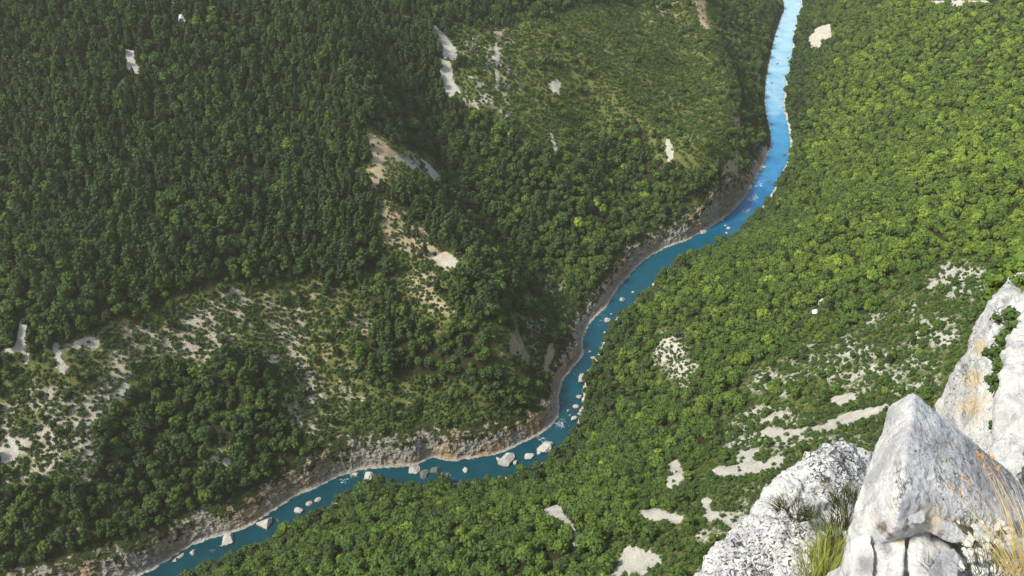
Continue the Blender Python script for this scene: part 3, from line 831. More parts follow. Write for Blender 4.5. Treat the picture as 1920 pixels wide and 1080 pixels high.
def forest(nm, objname, cat, group, parts, word, rest_name, rest_label, limit=300):
    P = PTS[nm]; cr, tr = KINDS[nm]
    vis = visible(P)
    score = np.where(vis, P['s'] / P['dep'], 0)
    order = np.argsort(-score)[:limit]
    order = order[score[order] > 0]
    chosen = np.zeros(len(vis), bool); chosen[order] = True
    for i in order:
        r = bpy.data.objects.new(objname, None); COL.objects.link(r)
        r.empty_display_size = .5
        r.location = (P['x'][i], P['y'][i], P['z'][i]); r.rotation_euler = (0, 0, P['r'][i]); s = float(P['s'][i]); r.scale = (s, s, s * float(P['zs'][i]))
        v = int(P['v'][i])
        c = bpy.data.objects.new(parts[0], cr[v]); COL.objects.link(c); c.parent = r; c['tint'] = float(P['t'][i])
        b = bpy.data.objects.new(parts[1], tr[v]); COL.objects.link(b); b.parent = r
        w, lm = where_words(P['px'][i], P['py'][i])
        size = 'small' if s < .85 else 'broad' if s > 1.15 else 'middling'
        base = '%s %s %s' % (tone(P['t'][i]), word, w) + ' ' + lm.replace('the wood between', 'wood between')
        lab = size + ' ' + base
        tag(r, ' '.join(lab.split()[:99]) if len(lab.split()) <= 16 else base, cat, group)
    # all the others: one object, scattered with geometry nodes
    R = ~chosen
    me = bpy.data.meshes.new(rest_name)
    n = int(R.sum())
    me.vertices.add(n); me.vertices.foreach_set('co', np.stack([P['x'][R], P['y'][R], P['z'][R]], -1).astype(np.float32).ravel())
    for an, ar in (('tint', P['t'][R]), ('rotz', P['r'][R]), ('size', P['s'][R]), ('tall', P['zs'][R])):
        a = me.attributes.new(an, 'FLOAT', 'POINT'); a.data.foreach_set('value', ar.astype(np.float32))
    a = me.attributes.new('which', 'INT', 'POINT'); a.data.foreach_set('value', P['v'][R].astype(np.int32))
    o = link(bpy.data.objects.new(rest_name, me))
    tag(o, rest_label, cat, kind='stuff')
    src = bpy.data.collections.new(rest_name + '_kinds')     # not linked to the scene
    for k in range(len(cr)):
        # crown and trunk of one variant in one mesh
        bm = bmesh.new(); bm.from_mesh(cr[k])
        bmt = bmesh.new(); bmt.from_mesh(tr[k])
        for f in bmt.faces: f.material_index = 1
        tm = bpy.data.meshes.new('t'); bmt.to_mesh(tm); bmt.free(); bm.from_mesh(tm); bpy.data.meshes.remove(tm)
        mm = bpy.data.meshes.new('%s_kind' % objname); bm.to_mesh(mm); bm.free()
        mm.materials.append(cr[k].materials[0]); mm.materials.append(M_bark)
        src.objects.link(bpy.data.objects.new('%s_kind_%02d' % (objname, k), mm))
    ng = bpy.data.node_groups.new(rest_name, 'GeometryNodeTree')
    ng.interface.new_socket('Geometry', in_out='INPUT', socket_type='NodeSocketGeometry')
    ng.interface.new_socket('Geometry', in_out='OUTPUT', socket_type='NodeSocketGeometry')
    N, L = ng.nodes, ng.links
    gi = N.new('NodeGroupInput'); go = N.new('NodeGroupOutput')
    mp = N.new('GeometryNodeMeshToPoints'); ip = N.new('GeometryNodeInstanceOnPoints')
    ci = N.new('GeometryNodeCollectionInfo'); ci.inputs['Collection'].default_value = src; ci.inputs['Separate Children'].default_value = True; ci.inputs['Reset Children'].default_value = True
    def na(name, typ):
        q = N.new('GeometryNodeInputNamedAttribute'); q.data_type = typ; q.inputs['Name'].default_value = name; return q.outputs['Attribute']
    cx = N.new('ShaderNodeCombineXYZ'); L.new(na('rotz', 'FLOAT'), cx.inputs[2])
    sx = N.new('ShaderNodeCombineXYZ'); sz = N.new('ShaderNodeMath'); sz.operation = 'MULTIPLY'
    sa = na('size', 'FLOAT'); L.new(sa, sx.inputs[0]); L.new(sa, sx.inputs[1]); L.new(sa, sz.inputs[0]); L.new(na('tall', 'FLOAT'), sz.inputs[1]); L.new(sz.outputs[0], sx.inputs[2])
    L.new(gi.outputs[0], mp.inputs['Mesh']); L.new(mp.outputs[0], ip.inputs['Points']); L.new(ci.outputs[0], ip.inputs['Instance'])
    ip.inputs['Pick Instance'].default_value = True; L.new(na('which', 'INT'), ip.inputs['Instance Index'])
    L.new(cx.outputs[0], ip.inputs['Rotation']); L.new(sx.outputs[0], ip.inputs['Scale'])
    L.new(ip.outputs[0], go.inputs[0])
    md = o.modifiers.new('scatter', 'NODES'); md.node_group = ng
    print(nm, 'individual', len(order), 'rest', n)

forest('broadleaf', 'broadleaf_tree', 'tree', 'round leafy trees on the valley sides', ('crown', 'trunk'), 'leafy tree', 'broadleaf_forest', 'broadleaf woods covering both sides of the valley beyond the nearest trees')
forest('pine', 'pine_tree', 'pine tree', 'dark narrow pines on the far valley side', ('crown', 'trunk'), 'pine', 'pine_forest', 'dark pine woods covering the far valley side')
forest('shrub', 'shrub', 'shrub', 'low shrubs on the stony slopes', ('foliage', 'stem'), 'shrub', 'shrubland', 'low shrubs scattered thickly over the stony and grassy slopes')

# ------------------------------------------------------------------ rocks
def hull_rock(name, hulls, voxel, disp, mat, paint=None, keep_flat=None, seed=0., smooth_=True):
    """hulls: lists of 3-D points; union of their hulls, remeshed finely, then weathered. disp: [(scale, amp, ridged, stretch)]"""
    bm = bmesh.new()
    for pts in hulls:
        vs = [bm.verts.new(p) for p in pts]
        r = bmesh.ops.convex_hull(bm, input=vs)
        junk = [e for e in r['geom_interior'] if isinstance(e, bmesh.types.BMVert)]
        bmesh.ops.delete(bm, geom=list(set(junk)), context='VERTS')
    me = bpy.data.meshes.new('tmp'); bm.to_mesh(me); bm.free()
    o = bpy.data.objects.new('tmp', me); COL.objects.link(o)
    md = o.modifiers.new('r', 'REMESH'); md.mode = 'VOXEL'; md.voxel_size = voxel
    dg = bpy.context.evaluated_depsgraph_get(); ev = o.evaluated_get(dg)
    m2 = bpy.data.meshes.new_from_object(ev, depsgraph=dg)
    COL.objects.unlink(o); bpy.data.objects.remove(o); bpy.data.meshes.remove(me)
    n = len(m2.vertices); co = np.empty(n * 3, np.float32); m2.vertices.foreach_get('co', co); co = co.reshape(-1, 3).astype(float)
    no = np.empty(n * 3, np.float32); m2.vertices.foreach_get('normal', no); no = no.reshape(-1, 3).astype(float)
    c0 = co.copy(); ctr = co.mean(0)
    d = np.zeros(n)
    for sc, am, rd, st in disp:
        q = (c0 - ctr) / sc * np.array(st) + seed
        d += am * fbm(q, 4, .55, rd)
    d -= d.mean() - .35 * d.std()
    co = co + no * d[:, None]
    m2.vertices.foreach_set('co', co.astype(np.float32).ravel())
    m2.polygons.foreach_set('use_smooth', np.full(len(m2.polygons), smooth_, bool))
    m2.materials.clear(); m2.materials.append(mat)
    at_ = {k: np.zeros(n) for k in ('stain', 'rust', 'pit', 'grey')}
    for ch, p, rad, val in (paint or []):
        q = np.array(p); vx, vy, vd = project(co[:, 0], co[:, 1], co[:, 2]); ux, uy, ud = project(q[0], q[1], q[2]); rr_ = rad * F / ud
        w = val * np.exp(-((vx - ux) / rr_) ** 2 - ((vy - uy) / rr_) ** 2 - ((vd - ud) / (ud * .12)) ** 2); at_[ch] = np.maximum(at_[ch], w)
    for k, a in at_.items():
        q = m2.attributes.new(k, 'FLOAT', 'POINT'); q.data.foreach_set('value', a.astype(np.float32))
    m2.update(); m2.name = name
    return m2, co
M_rock = mat_limestone('limestone_boulder', .55)
M_rock2 = mat_limestone('limestone_outcrop', .8)
M_cliff = mat_limestone('limestone_cliff', 9., True)
P3 = lambda L: [at(*p) for p in L]
def drop(L, dx=0, dy=0, dz=0): return [(x + dx, y + dy, z + dz) for x, y, z in P3(L)]

# the pointed boulder
h1 = P3([(1712,738,4.62),(1670,764,4.72),(1652,850,4.66),(1612,930,4.60),(1596,985,4.56),(1704,800,4.40),(1694,870,4.22),(1686,940,4.10),(1680,990,4.14),
         (1765,790,4.95),(1830,842,5.1),(1892,884,5.15),(1930,925,5.1),(1960,960,4.9),(1890,985,4.45),(1800,985,4.28),(1730,990,4.22)]) + \
     drop([(1680,790,5.2),(1800,860,5.6),(1930,960,5.5),(1600,1000,5.0)], dz=-.1) + drop([(1700,900,4.7),(1900,1000,4.9),(1610,1000,4.7)], dz=-.5)
h2 = P3([(1596,985,4.56),(1570,1100,4.62),(1560,1180,4.7),(1606,960,4.5),(1640,940,4.38),(1650,1010,4.36),(1622,1010,4.36),(1618,1100,4.36),(1616,1180,4.4)]) + drop([(1570,1100,4.9),(1640,960,4.9),(1640,1150,4.9)])
slabA = P3([(1638,1030,4.34),(1660,1000,4.36),(1688,985,4.33),(1698,1002,4.27),(1694,1050,4.22),(1690,1100,4.2),(1640,1120,4.24),(1636,1060,4.3)]) + drop([(1640,1040,4.7),(1690,1000,4.7),(1690,1110,4.6)])
slabB = P3([(1704,1000,4.3),(1722,985,4.3),(1780,1020,4.26),(1815,1058,4.22),(1820,1110,4.1),(1745,1120,4.02),(1708,1100,4.1),(1702,1040,4.2)]) + drop([(1710,1010,4.6),(1800,1040,4.6),(1800,1120,4.5)])
slabC = P3([(1712,965,4.24),(1745,962,4.22),(1790,985,4.2),(1822,1010,4.2),(1812,1020,4.2),(1770,1012,4.17),(1716,985,4.18)]) + drop([(1720,970,4.5),(1800,1005,4.5)])
slabD = P3([(1830,1020,4.3),(1880,1000,4.4),(1940,1010,4.4),(1960,1100,4.1),(1830,1120,4.05),(1822,1060,4.2)]) + drop([(1850,1020,4.8),(1950,1050,4.8)], dz=-.1)
paint = [('stain', at(1730,960,4.25), .09, .6), ('rust', at(1655,988,4.3), .04, 1.2), ('rust', at(1765,990,4.15), .06, .7), ('stain', at(1745,975,4.2), .16, .55), ('rust', at(1770,985,4.2), .035, .8), ('stain', at(1790,995,4.2), .08, .8), ('stain', at(1680,945,4.1), .07, .45), ('stain', at(1640,975,4.35), .06, .5), ('rust', at(1700,990,4.15), .03, .8), ('stain', at(1770,870,4.6), .10, .55), ('stain', at(1700,905,4.3), .06, .4),
         ('rust', at(1765,880,4.7), .02, .5), ('rust', at(1773,829,4.78), .014, 1.1), ('rust', at(1716,800,4.45), .04, .62), ('rust', at(1706,840,4.4), .03, .55), ('rust', at(1702,872,4.35), .025, .6),
         ('rust', at(1668,1005,4.36), .035, 1.0), ('rust', at(1750,1010,4.2), .05, .7), ('rust', at(1740,975,4.22), .04, .6), ('pit', at(1880,900,5.0), .35, .75), ('pit', at(1790,900,4.6), .3, .62), ('pit', at(1745,850,4.55), .14, .55), ('grey', at(1850,890,4.8), .34, .8), ('grey', at(1755,840,4.6), .14, .7), ('grey', at(1740,940,4.3), .1, .6)]
me, co = hull_rock('boulder', [h1, h2], .011, [(.5, .012, False, (1, 1, 1)), (.2, .013, True, (1, 1.4, .7)), (.07, .009, True, (1, 1, 1)), (.022, .005, True, (1, 1, 1))], M_rock, paint, seed=3.3)
boulder = link(bpy.data.objects.new('boulder', me)); tag(boulder, 'large pointed pale limestone boulder with a sharp crest in the foreground', 'boulder')
slabE = P3([(1600,1010,4.42),(1632,1000,4.34),(1640,1040,4.26),(1636,1110,4.2),(1590,1120,4.3),(1590,1050,4.42)]) + drop([(1610,1040,4.7),(1620,1110,4.6)])
slabF = P3([(1762,1040,4.06),(1790,1030,4.1),(1800,1056,4.06),(1790,1110,3.95),(1730,1115,3.92),(1738,1070,3.98)]) + drop([(1770,1060,4.3),(1770,1110,4.2)])
slabG = P3([(1700,962,4.16),(1722,950,4.18),(1738,962,4.16),(1732,982,4.1),(1704,984,4.1)]) + drop([(1718,970,4.4)])
slabH = P3([(1826,985,4.22),(1856,975,4.3),(1874,992,4.26),(1862,1018,4.14),(1830,1014,4.12)]) + drop([(1850,1000,4.5)])
for k, (hl, lb) in enumerate([(slabE, 'bluish grey shard leaning on the left foot of the pointed boulder'), (slabF, 'pinkish block wedged in the lowest crack under the boulder'), (slabG, 'small tan block in the hollow under the boulder crest'), (slabH, 'rough stone between the boulder flank and the golden grass'), (slabA, 'white broken slab under the left edge of the pointed boulder'), (slabB, 'grey pinkish slab at the foot of the pointed boulder'),
                              (slabC, 'tan stained ledge stone tucked under the pointed boulder'), (slabD, 'rough pale stone under the golden grass')]):
    me, co = hull_rock('broken_stone', [hl], .008, [(.2, .02, False, (1, 1, 1)), (.06, .009, False, (1, 1, 1)), (.02, .004, True, (1, 1, 1))], M_rock,
                       [('rust', at(1652,990,4.3), .035, 1.), ('rust', at(1770,1000,4.1), .05, .7), ('stain', at(1750,975,4.2), .1, .7), ('rust', at(1765,1000,4.15), .035, .9), ('rust', at(1700,1010,4.2), .02, .9), ('stain', at(1690,1010,4.2), .06, .6), ('grey', at(1625,1060,4.4), .08, .9), ('grey', at(1760,1070,4.1), .10, .8), ('rust', at(1800,1060,4.15), .03, .7), ('pit', at(1860,1060,4.2), .2, .7)], seed=9.1 + k)
    tag(link(bpy.data.objects.new('broken_stone', me)), lb, 'rock', 'broken slabs at the foot of the pointed boulder')

# rounded outcrop to its left
o1 = P3([(1562,826,8.3),(1520,846,8.2),(1600,828,8.35),(1634,852,8.4),(1460,900,8.1),(1420,945,8.0),(1640,900,8.1),(1560,880,7.9),(1500,940,7.75),(1480,990,7.7),(1600,960,7.8),(1620,1100,8.0),(1400,1000,7.9)]) + drop([(1560,860,9.2),(1450,940,8.9),(1640,900,9.2)], dz=-.2) + drop([(1450,1000,8.2),(1620,1000,8.5)], dz=-1.2)
o2 = P3([(1376,985,7.9),(1345,1018,7.8),(1310,1070,7.7),(1290,1090,7.75),(1420,970,7.75),(1470,965,7.6),(1540,1000,7.5),(1540,1060,7.35),(1500,1100,7.2),(1400,1040,7.45),(1350,1110,7.4)]) + drop([(1300,1100,8.2),(1400,1000,8.6),(1540,1020,8.4)], dz=-.3) + drop([(1320,1120,7.8),(1500,1120,7.8)], dz=-1.4)
o3 = P3([(1440,940,7.95),(1455,905,8.05),(1480,890,7.95),(1500,910,7.8),(1470,960,7.7),(1440,975,7.75)]) + drop([(1470,930,8.5)], dz=-.3)
paint = [('pit', at(1570,880,8.0), .45, 1.), ('pit', at(1480,1010,7.5), .5, .8), ('stain', at(1545,905,7.9), .10, .6), ('stain', at(1575,845,8.2), .10, .35), ('pit', at(1400,1060,7.4), .5, .9)]
me, co = hull_rock('rock_outcrop', [o1, o2, o3], .02, [(.7, .09, False, (1, 1, 1)), (.22, .075, True, (1, 1, 1)), (.08, .03, False, (1, 1, 1)), (.035, .008, True, (1, 1, 1))], M_rock2, paint, seed=1.7)
tag(link(bpy.data.objects.new('rock_outcrop', me)), 'rounded pitted white limestone outcrop left of the pointed boulder', 'rock outcrop')

# tall cliff at the right edge: two buttresses with a planted gully between, running down to the slope
c1 = P3([(1910,510,66),(1884,534,66),(1852,574,65.5),(1836,616,65.5),(1802,680,66),(1776,735,66.5),(1764,768,67),(1752,860,68),(1740,1000,70),
         (1874,556,62.5),(1846,640,61),(1834,700,60),(1824,800,58.5),(1815,1000,58),(1905,600,61.5),(1888,700,59.5),(1880,850,57.0),(1880,1000,56),(1935,520,66)]) + \
     drop([(1910,510,66),(1802,680,66),(1752,860,68),(1740,1000,70),(1935,520,66)], 9, 11, -3)
c2 = P3([(1935,556,61),(1906,604,59.5),(1886,650,58),(1874,720,56.5),(1866,790,55.5),(1864,850,55),(1868,1000,54),(2000,540,60),(2300,620,52),(2300,1000,44)]) + drop([(1935,560,61),(1880,700,57),(2300,620,52),(1868,1000,54)], 8, 12, -1)
c3 = P3([(1846,860,54),(1866,836,54.5),(1900,830,53),(1930,860,52),(1910,1000,50),(1850,1000,52)]) + drop([(1870,850,56)], 3, 6, -2)
low = [(x, y, z) for x, y, z in P3([(1740,1000,70),(1815,1000,58),(1870,1000,54),(2300,1000,44)])]
low2 = low + [(p[0] - 4, p[1] + 6, 235.) for p in low] + [(p[0] + 40, p[1] - 5, 235.) for p in low] + [(p[0] + 14, p[1] + 8, p[2]) for p in low]
paint = [('stain', at(1816,760,59.5), 1.5, .75), ('stain', at(1824,710,60.5), 1.1, .75), ('stain', at(1826,790,59.5), 1.0, .5), ('stain', at(1838,650,61), .9, .8), ('stain', at(1852,745,60), 1.0, .5), ('stain', at(1850,785,60), .9, .45),
         ('pit', at(1800,700,65), 5., .55), ('rust', at(1850,800,60), .6, .3)]
me, co = hull_rock('cliff', [c1, c2, c3], .26, [(7, .8, False, (1.5, 1.5, .5)), (2.6, .55, True, (1.6, 1.6, .3)), (1.0, .28, True, (1, 1, .6))], M_cliff, paint, seed=5.2)
tag(link(bpy.data.objects.new('cliff', me)), 'tall pale limestone cliff with tan stains at the right edge', kind='structure')
# the body of the cliff under the viewer's ledge (deep below and beside the frame)
body = [(-60,-45,497),(-3,-2.2,497.6),(.6,-.2,497.2),(2.6,1.8,496),(40,20,496),(300,-30,500),(300,-300,500),(-60,-300,500),(-60,-60,215),(-2,2,250),(8,10,250),(70,60,235),(300,40,235),(300,-300,215),(-60,-300,215)]
ledge = drop([(1400,1100,7.9),(1600,1000,8.6),(1700,900,5.4),(1560,1180,6.9)], dz=-.85) + drop([(1860,985,4.7),(1700,1150,4.4),(1990,1040,4.6),(2500,1200,4.6)], dz=-.3) + drop([(1840,960,5.6)], dz=-1.1) + [(4.0, 5.2, 490.5), (9, 5, 490), (1.0, 3.2, 493.2), (-1, 2., 460.), (9, 9, 460.), (12, 0, 470.), (3, -2, 495.), (12, -2, 496.)]
me, co = hull_rock('cliff_body', [body, low2], 3.5, [(40, 7, False, (1, 1, .6)), (12, 2.5, True, (1, 1, .5))], M_cliff, seed=8.8)
# keep its top clear of the ledge in front of the lens
vv = np.empty(len(me.vertices) * 3, np.float32); me.vertices.foreach_get('co', vv); vv = vv.reshape(-1, 3)
nr = np.hypot(vv[:, 0] - 1, vv[:, 1] - 1) < 40
vv[nr, 2] = np.minimum(vv[nr, 2], 494.5 - np.clip(vv[nr, 1] + 6, 0, 12) * .9); vv[nr, 1] = np.minimum(vv[nr, 1], 2.0 + np.clip(vv[nr, 0], 0, 60) * .5)
me.vertices.foreach_set('co', vv.ravel()); me.update()
tag(link(bpy.data.objects.new('cliff_base', me)), 'rock face of the cliff under the foreground stones', kind='structure')
me, co = hull_rock('ledge', [ledge], .12, [(1.6, .22, False, (1, 1, 1)), (.4, .06, True, (1, 1, 1))], M_rock2, seed=2.1)
tag(link(bpy.data.objects.new('ledge', me)), 'stony earth of the cliff ledge carrying the foreground rocks', kind='structure')

# white rocks lying in the woods, boulders in and beside the river
def small_rock(name, p, size, seed, mat, label, cat, group=None, stretch=(1, 1, .8), rot=None):
    v, f = I3
    g = np.random.default_rng(seed)
    d = 1 + .42 * fbm(v * 1.1 + seed * 3.1, 3) + .22 * fbm(v * 2.9 + seed, 4, .65, True)
    # flat cuts
    q = v * d[:, None]
    for _ in range(9):
        n = g.normal(size=3); n /= np.linalg.norm(n); c = g.uniform(.5, .85); k = q @ n; q = q - n * np.maximum(k - c, 0)[:, None]
    q = q * (1 + .10 * fbm(v * 5. + seed, 3, .7, True) + .07 * fbm(v * 11. + seed, 2, .7))[:, None]
    q = q * np.array(stretch) * size
    a = g.uniform(0, 6.28) if rot is None else rot
    R = np.array([[math.cos(a), -math.sin(a), 0], [math.sin(a), math.cos(a), 0], [0, 0, 1]])
    q = q @ R.T
    o = link(bpy.data.objects.new(name, mesh_np(name, q, f, mat, smooth_=False)))
    o.location = p
    return tag(o, label, cat, group)
I3 = ico(4)
def hit(px, py):
    d = ray(px, py); t = np.arange(100, 2400, 1.)
    m = (CZ + d[2] * t) < np.maximum(Hs(d[0] * t, d[1] * t), 0.)
    k = int(np.argmax(m)); return (d[0] * t[k], d[1] * t[k], CZ + d[2] * t[k]), t[k]
for k, (px, py, w, hh, lb) in enumerate([(343,35,13,20,'upright white rock standing out of the upper left wood'), (1538,563,11,17,'lone upright white rock in the near slope wood'), (1531,584,13,8,'low white rock just below the lone upright one')]):
    p, t = hit(px, py + hh / 2)
    small_rock('white_rock', (p[0], p[1], p[2] + (hh * .2) * t / F), w * .58 * t / F, 43 + k, M_rock3 if 'M_rock3' in globals() else mat_plain('white_stone', (.50, .49, .46), (.74, .73, .70), .8), lb, 'rock', 'white rocks standing in the woods', (1, 1, hh / w))
RB = [  # px, py, width px, words
 (500,982,34,'big pale boulder blocking the lower river'), (428,1010,32,'round grey boulder in the lower river near its left end'), (580,945,16,'pale boulder on the right side of the lower river'),
 (562,958,20,'jagged pale boulder at the near bank of the lower river'), (595,938,14,'small grey boulder upstream of the jagged pale one'),
 (362,1037,14,'flat white stone in the water near the bottom left'), (340,1043,12,'small white stone in midstream at bottom left'), (327,1052,12,'submerged pale stone at the bottom left end'),
 (690,893,24,'pale bar boulder beside the foam'), (668,890,14,'low pale boulder at the head of the foam'),
 (776,882,26,'sharp grey rock dividing the narrow pool'), (797,889,22,'flat pale boulder below the dark pool'), (818,884,22,'rounded pale boulder at the dark pool edge'), (838,892,14,'small pale stone right of the dark pool'),
 (873,884,14,'pale stone left of the blue rapid'), (948,866,34,'big tan boulder at the near bank'), (965,868,14,'tan stone against the big tan boulder'), (935,862,12,'tan stone upstream of the narrow rapid'),
 (1026,838,32,'long white boulder on the near bank of the green pool'), (993,857,20,'pale boulder downstream of the long white one'), (1010,848,12,'small white stone between two pale boulders'),
 (1080,762,13,'white boulder at the near bank beside the rapids'), (1076,785,13,'white stone under the near bank rapids'), (1090,770,12,'grey boulder behind the white one'), (1086,745,12,'grey stone at the water edge'),
 (1094,712,26,'tall white boulder beside the blue reach'), (1104,700,16,'speckled boulder behind the tall white one'), (1098,732,14,'dark grey boulder below the tall white one'), (1108,722,14,'grey boulder inland of the tall white one'),
 (1112,672,12,'small white boulder above the tall one'), (1106,660,9,'grey pebble boulder at the near bank'), (1064,771,7,'tiny white stone in the rapid'), (1053,757,6,'tiny white stone in midstream'), (1068,779,7,'tiny wave washed stone'),
 (1138,600,14,'flat white boulder in the mid river rapid'), (1166,600,10,'white boulder at the near bank trees'), (1168,562,14,'white boulder under overhanging trees'), (1187,549,7,'small pale stone upstream of the overhanging trees'), (1145,589,6,'tiny stone in the mid river'),
 (1365,428,10,'white stone in the rapid below the brown wall'), (1354,414,7,'pale stone midstream below the brown wall'), (1362,438,8,'small pale stone near the right trees below the brown wall'),
 (1318,436,14,'flat pale slab at the foot of the brown wall'), (1402,352,18,'pale bank boulder at the upper bend'), (1412,346,12,'dark boulder at the upper bend'), (1390,362,14,'pale boulder under the brown wall'), (1432,314,9,'pale boulder on the far bank'), (1427,322,8,'dark stone on the far bank'),
 (1469,291,7,'dark stone standing in the upper river'), (1440,340,8,'dark stone in the upper river foam'), (1446,276,6,'dark stone at the far bank above the bend'), (1478,250,6,'pale stone at the right edge of the upper river'),
 (1456,69,5,'dark stone left in the pale upper river'), (1478,109,5,'dark stone right in the pale upper river'), (1457,120,5,'dark stone midstream in the pale upper river'), (1447,156,5,'dark stone near the left bank of the upper river'), (1488,58,5,'pale stone at the right bank of the top reach'),
 (1437,210,6,'stone on the left bank where the river narrows'), (1470,215,6,'stone on the right bank where the river narrows'),
]
MD = mat_plain('wet_dark_stone', (.05, .055, .05), (.16, .16, .15), .9)
for k, (px, py, w, lb) in enumerate(RB):
    p = on_water(np.array([px], float), np.array([py], float))[0]
    t = CZ / -ray(px, py)[2]; sz = w * .46 * t / F
    zz = max(-.1, float(Hs(p[0], p[1])) - .2)
    dark = 'dark' in lb
    small_rock('river_boulder', (p[0], p[1], zz + sz * .12), sz, 70 + k, MD if dark else M_rivrock, lb, 'boulder', 'boulders in and along the river', (1.15, .85, .6), rot=.6 + .5 * (k % 3))
# rows of lesser stones along both edges
def shore_stones():
    g = np.random.default_rng(12); n = 0
    for P, sgn in ((RC, 1), (LC, -1)):
        w = P[(P[:, 1] > 330) & (P[:, 1] < 1300) & (P[:, 0] > -330)]
        s = np.concatenate([[0], np.cumsum(np.linalg.norm(np.diff(w, axis=0), axis=1))])
        for u in np.arange(0, s[-1], 5.6 if sgn > 0 else 8.):
            if g.random() < .25: continue
            x = np.interp(u, s, w[:, 0]) + g.normal(0, 1.0); y = np.interp(u, s, w[:, 1]) + g.normal(0, 1.0)
            px, py, dep = project(np.array([x]), np.array([y]), np.array([0.]))
            if not (0 < px[0] < 1920 and 0 < py[0] < 1080): continue
            sz = (.3 + 1.5 * g.random() ** 3) * (1.15 if sgn > 0 else .8)
            zz = max(-.1, float(Hs(x, y)) - .1)
            ww, lm = where_words(px[0], py[0])
            o = small_rock('shore_stone', (x, y, zz), sz, 900 + n, M_rivrock, '%s %s bank stone %s %s' % ('small' if sz < .8 else 'larger', 'near' if sgn > 0 else 'far', ww, lm), 'stone', 'pale stones lining the river banks', (1.2, .9, .6))
            n += 1
            if n >= 290: return
I3 = ico(3)
shore_stones()

# ------------------------------------------------------------------ dead trees in the upper left wood
for k, (px, py, hh) in enumerate([(190,118,9), (96,180,8), (188,64,8)]):
    p, t = hit(px, py)
    o = link(bpy.data.objects.new('dead_tree', trunk_mesh('dead_tree', hh, .3, 700 + k, 6, M_dead))); o.location = p
    tag(o, ['bare grey dead tree left of the grey scree in the upper left wood', 'bare grey dead tree nearest the left edge of the dark wood', 'topmost bare grey dead tree in the upper left wood'][k], 'dead tree', 'dead trees in the upper left wood')

# ------------------------------------------------------------------ grass and plants on the rocks
def mat_grass(name, a, b, c):
    m = NT(name); t = m.attr('tone')
    m.out(m.ramp(t, [(0., a), (.55, b), (1., c)]), .6, .3)
    tr = m.new('ShaderNodeBsdfTranslucent'); m.l.new(m.b.inputs['Base Color'].links[0].from_socket, tr.inputs[0])
    ms = m.new('ShaderNodeMixShader'); ms.inputs[0].default_value = .3
    m.l.new(m.b.outputs[0], ms.inputs[1]); m.l.new(tr.outputs[0], ms.inputs[2]); m.l.new(ms.outputs[0], m.n['Material Output'].inputs[0])
    return m.m
MG = mat_grass('green_grass', (.14, .10, .03), (.24, .27, .05), (.55, .55, .12))
MGd = mat_grass('dark_grass', (.045, .04, .015), (.07, .085, .02), (.20, .19, .05))
MY = mat_grass('golden_grass', (.40, .27, .08), (.72, .55, .20), (.90, .78, .42))
MO = mat_grass('orange_stalks', (.50, .22, .05), (.68, .36, .10), (.80, .52, .20))
def tuft(base, n, length, width, spread, lean, mat, seed, base_r=.05, droop=.5):
    g = np.random.default_rng(seed); VV = []; FF = []; TT = []
    for k in range(n):
        a = g.uniform(0, 6.283); r = base_r * math.sqrt(g.random())
        p = np.array([math.cos(a) * r, math.sin(a) * r, 0.])
        d = np.array([math.cos(a) * spread * g.random() + lean[0], math.sin(a) * spread * g.random() + lean[1], 1.]) + g.normal(size=3) * .12
        d /= np.linalg.norm(d); L = length * g.uniform(.45, 1.1); side = np.cross(d, g.normal(size=3)); side /= np.linalg.norm(side)
        b0 = len(VV); S = 6; tn = g.random()
        for i in range(S + 1):
            f = i / S; q = p + d * L * f + np.array([lean[0] * .5 + d[0], lean[1] * .5 + d[1], -.7]) * L * droop * f * f * .5
            w = width * (1 - f) ** .6
            VV.append(q + side * w); VV.append(q - side * w); TT += [tn * .4 + f * .6] * 2
        for i in range(S): FF.append((b0 + 2 * i, b0 + 2 * i + 1, b0 + 2 * i + 3, b0 + 2 * i + 2))
    me = mesh_np('grass_tuft', VV, FF, mat, dict(tone=TT)); return me
def put_tuft(px, py, t, *a, label, name='grass_tuft', cat='grass', group=None, dz=-.05):
    o = link(bpy.data.objects.new(name, tuft(None, *a))); p = at(px, py, t); o.location = (p[0], p[1], p[2] + dz)
    return tag(o, label, cat, group)
GT = 'grass tufts growing between the foreground rocks'
put_tuft(1562,1040,7.1, 420, .27, .0032, .8, (.05, .0), MG, 1, .16, label='bright green grass tuft between outcrop and pointed boulder', group=GT)
put_tuft(1545,1075,6.8, 320, .22, .0032, .8, (.0, .0), MG, 2, .22, label='reddish green grass tuft at the bottom edge left of the boulder', group=GT)
put_tuft(1590,1000,7.3, 260, .32, .0035, .6, (-.1, .0), MGd, 3, .18, label='dark grass tuft behind the bright green one against the boulder', group=GT)
put_tuft(1492,958,7.65, 300, .20, .004, .9, (-.2, .0), MGd, 4, .14, label='short dark olive grass tuft in a hollow of the white outcrop', group=GT)
put_tuft(1600,950,7.6, 240, .26, .004, .7, (-.1, .0), MGd, 5, .16, label='dark grass clump at the upper crack beside the boulder', group=GT)
put_tuft(1560,1100,6.6, 300, .28, .004, .7, (.1, .0), MG, 6, .2, label='lowest grass tuft cut by the bottom edge of the photo', group=GT)
GG = 'golden grass at the right edge of the foreground'
put_tuft(1945,1085,3.5, 130, .50, .0016, .35, (-.32, .25), MY, 11, .10, .4, label='tall golden dry grass leaning left at the bottom right corner', group=GG)
put_tuft(1930,1050,3.9, 80, .36, .0018, .5, (-.18, .1), MY, 12, .12, .5, label='shorter golden grass behind the tall corner clump', group=GG)
put_tuft(1890,1095,3.7, 200, .16, .0022, .9, (0, 0), MGd, 13, .16, .5, label='short brown undergrowth under the golden grass', group=GG)
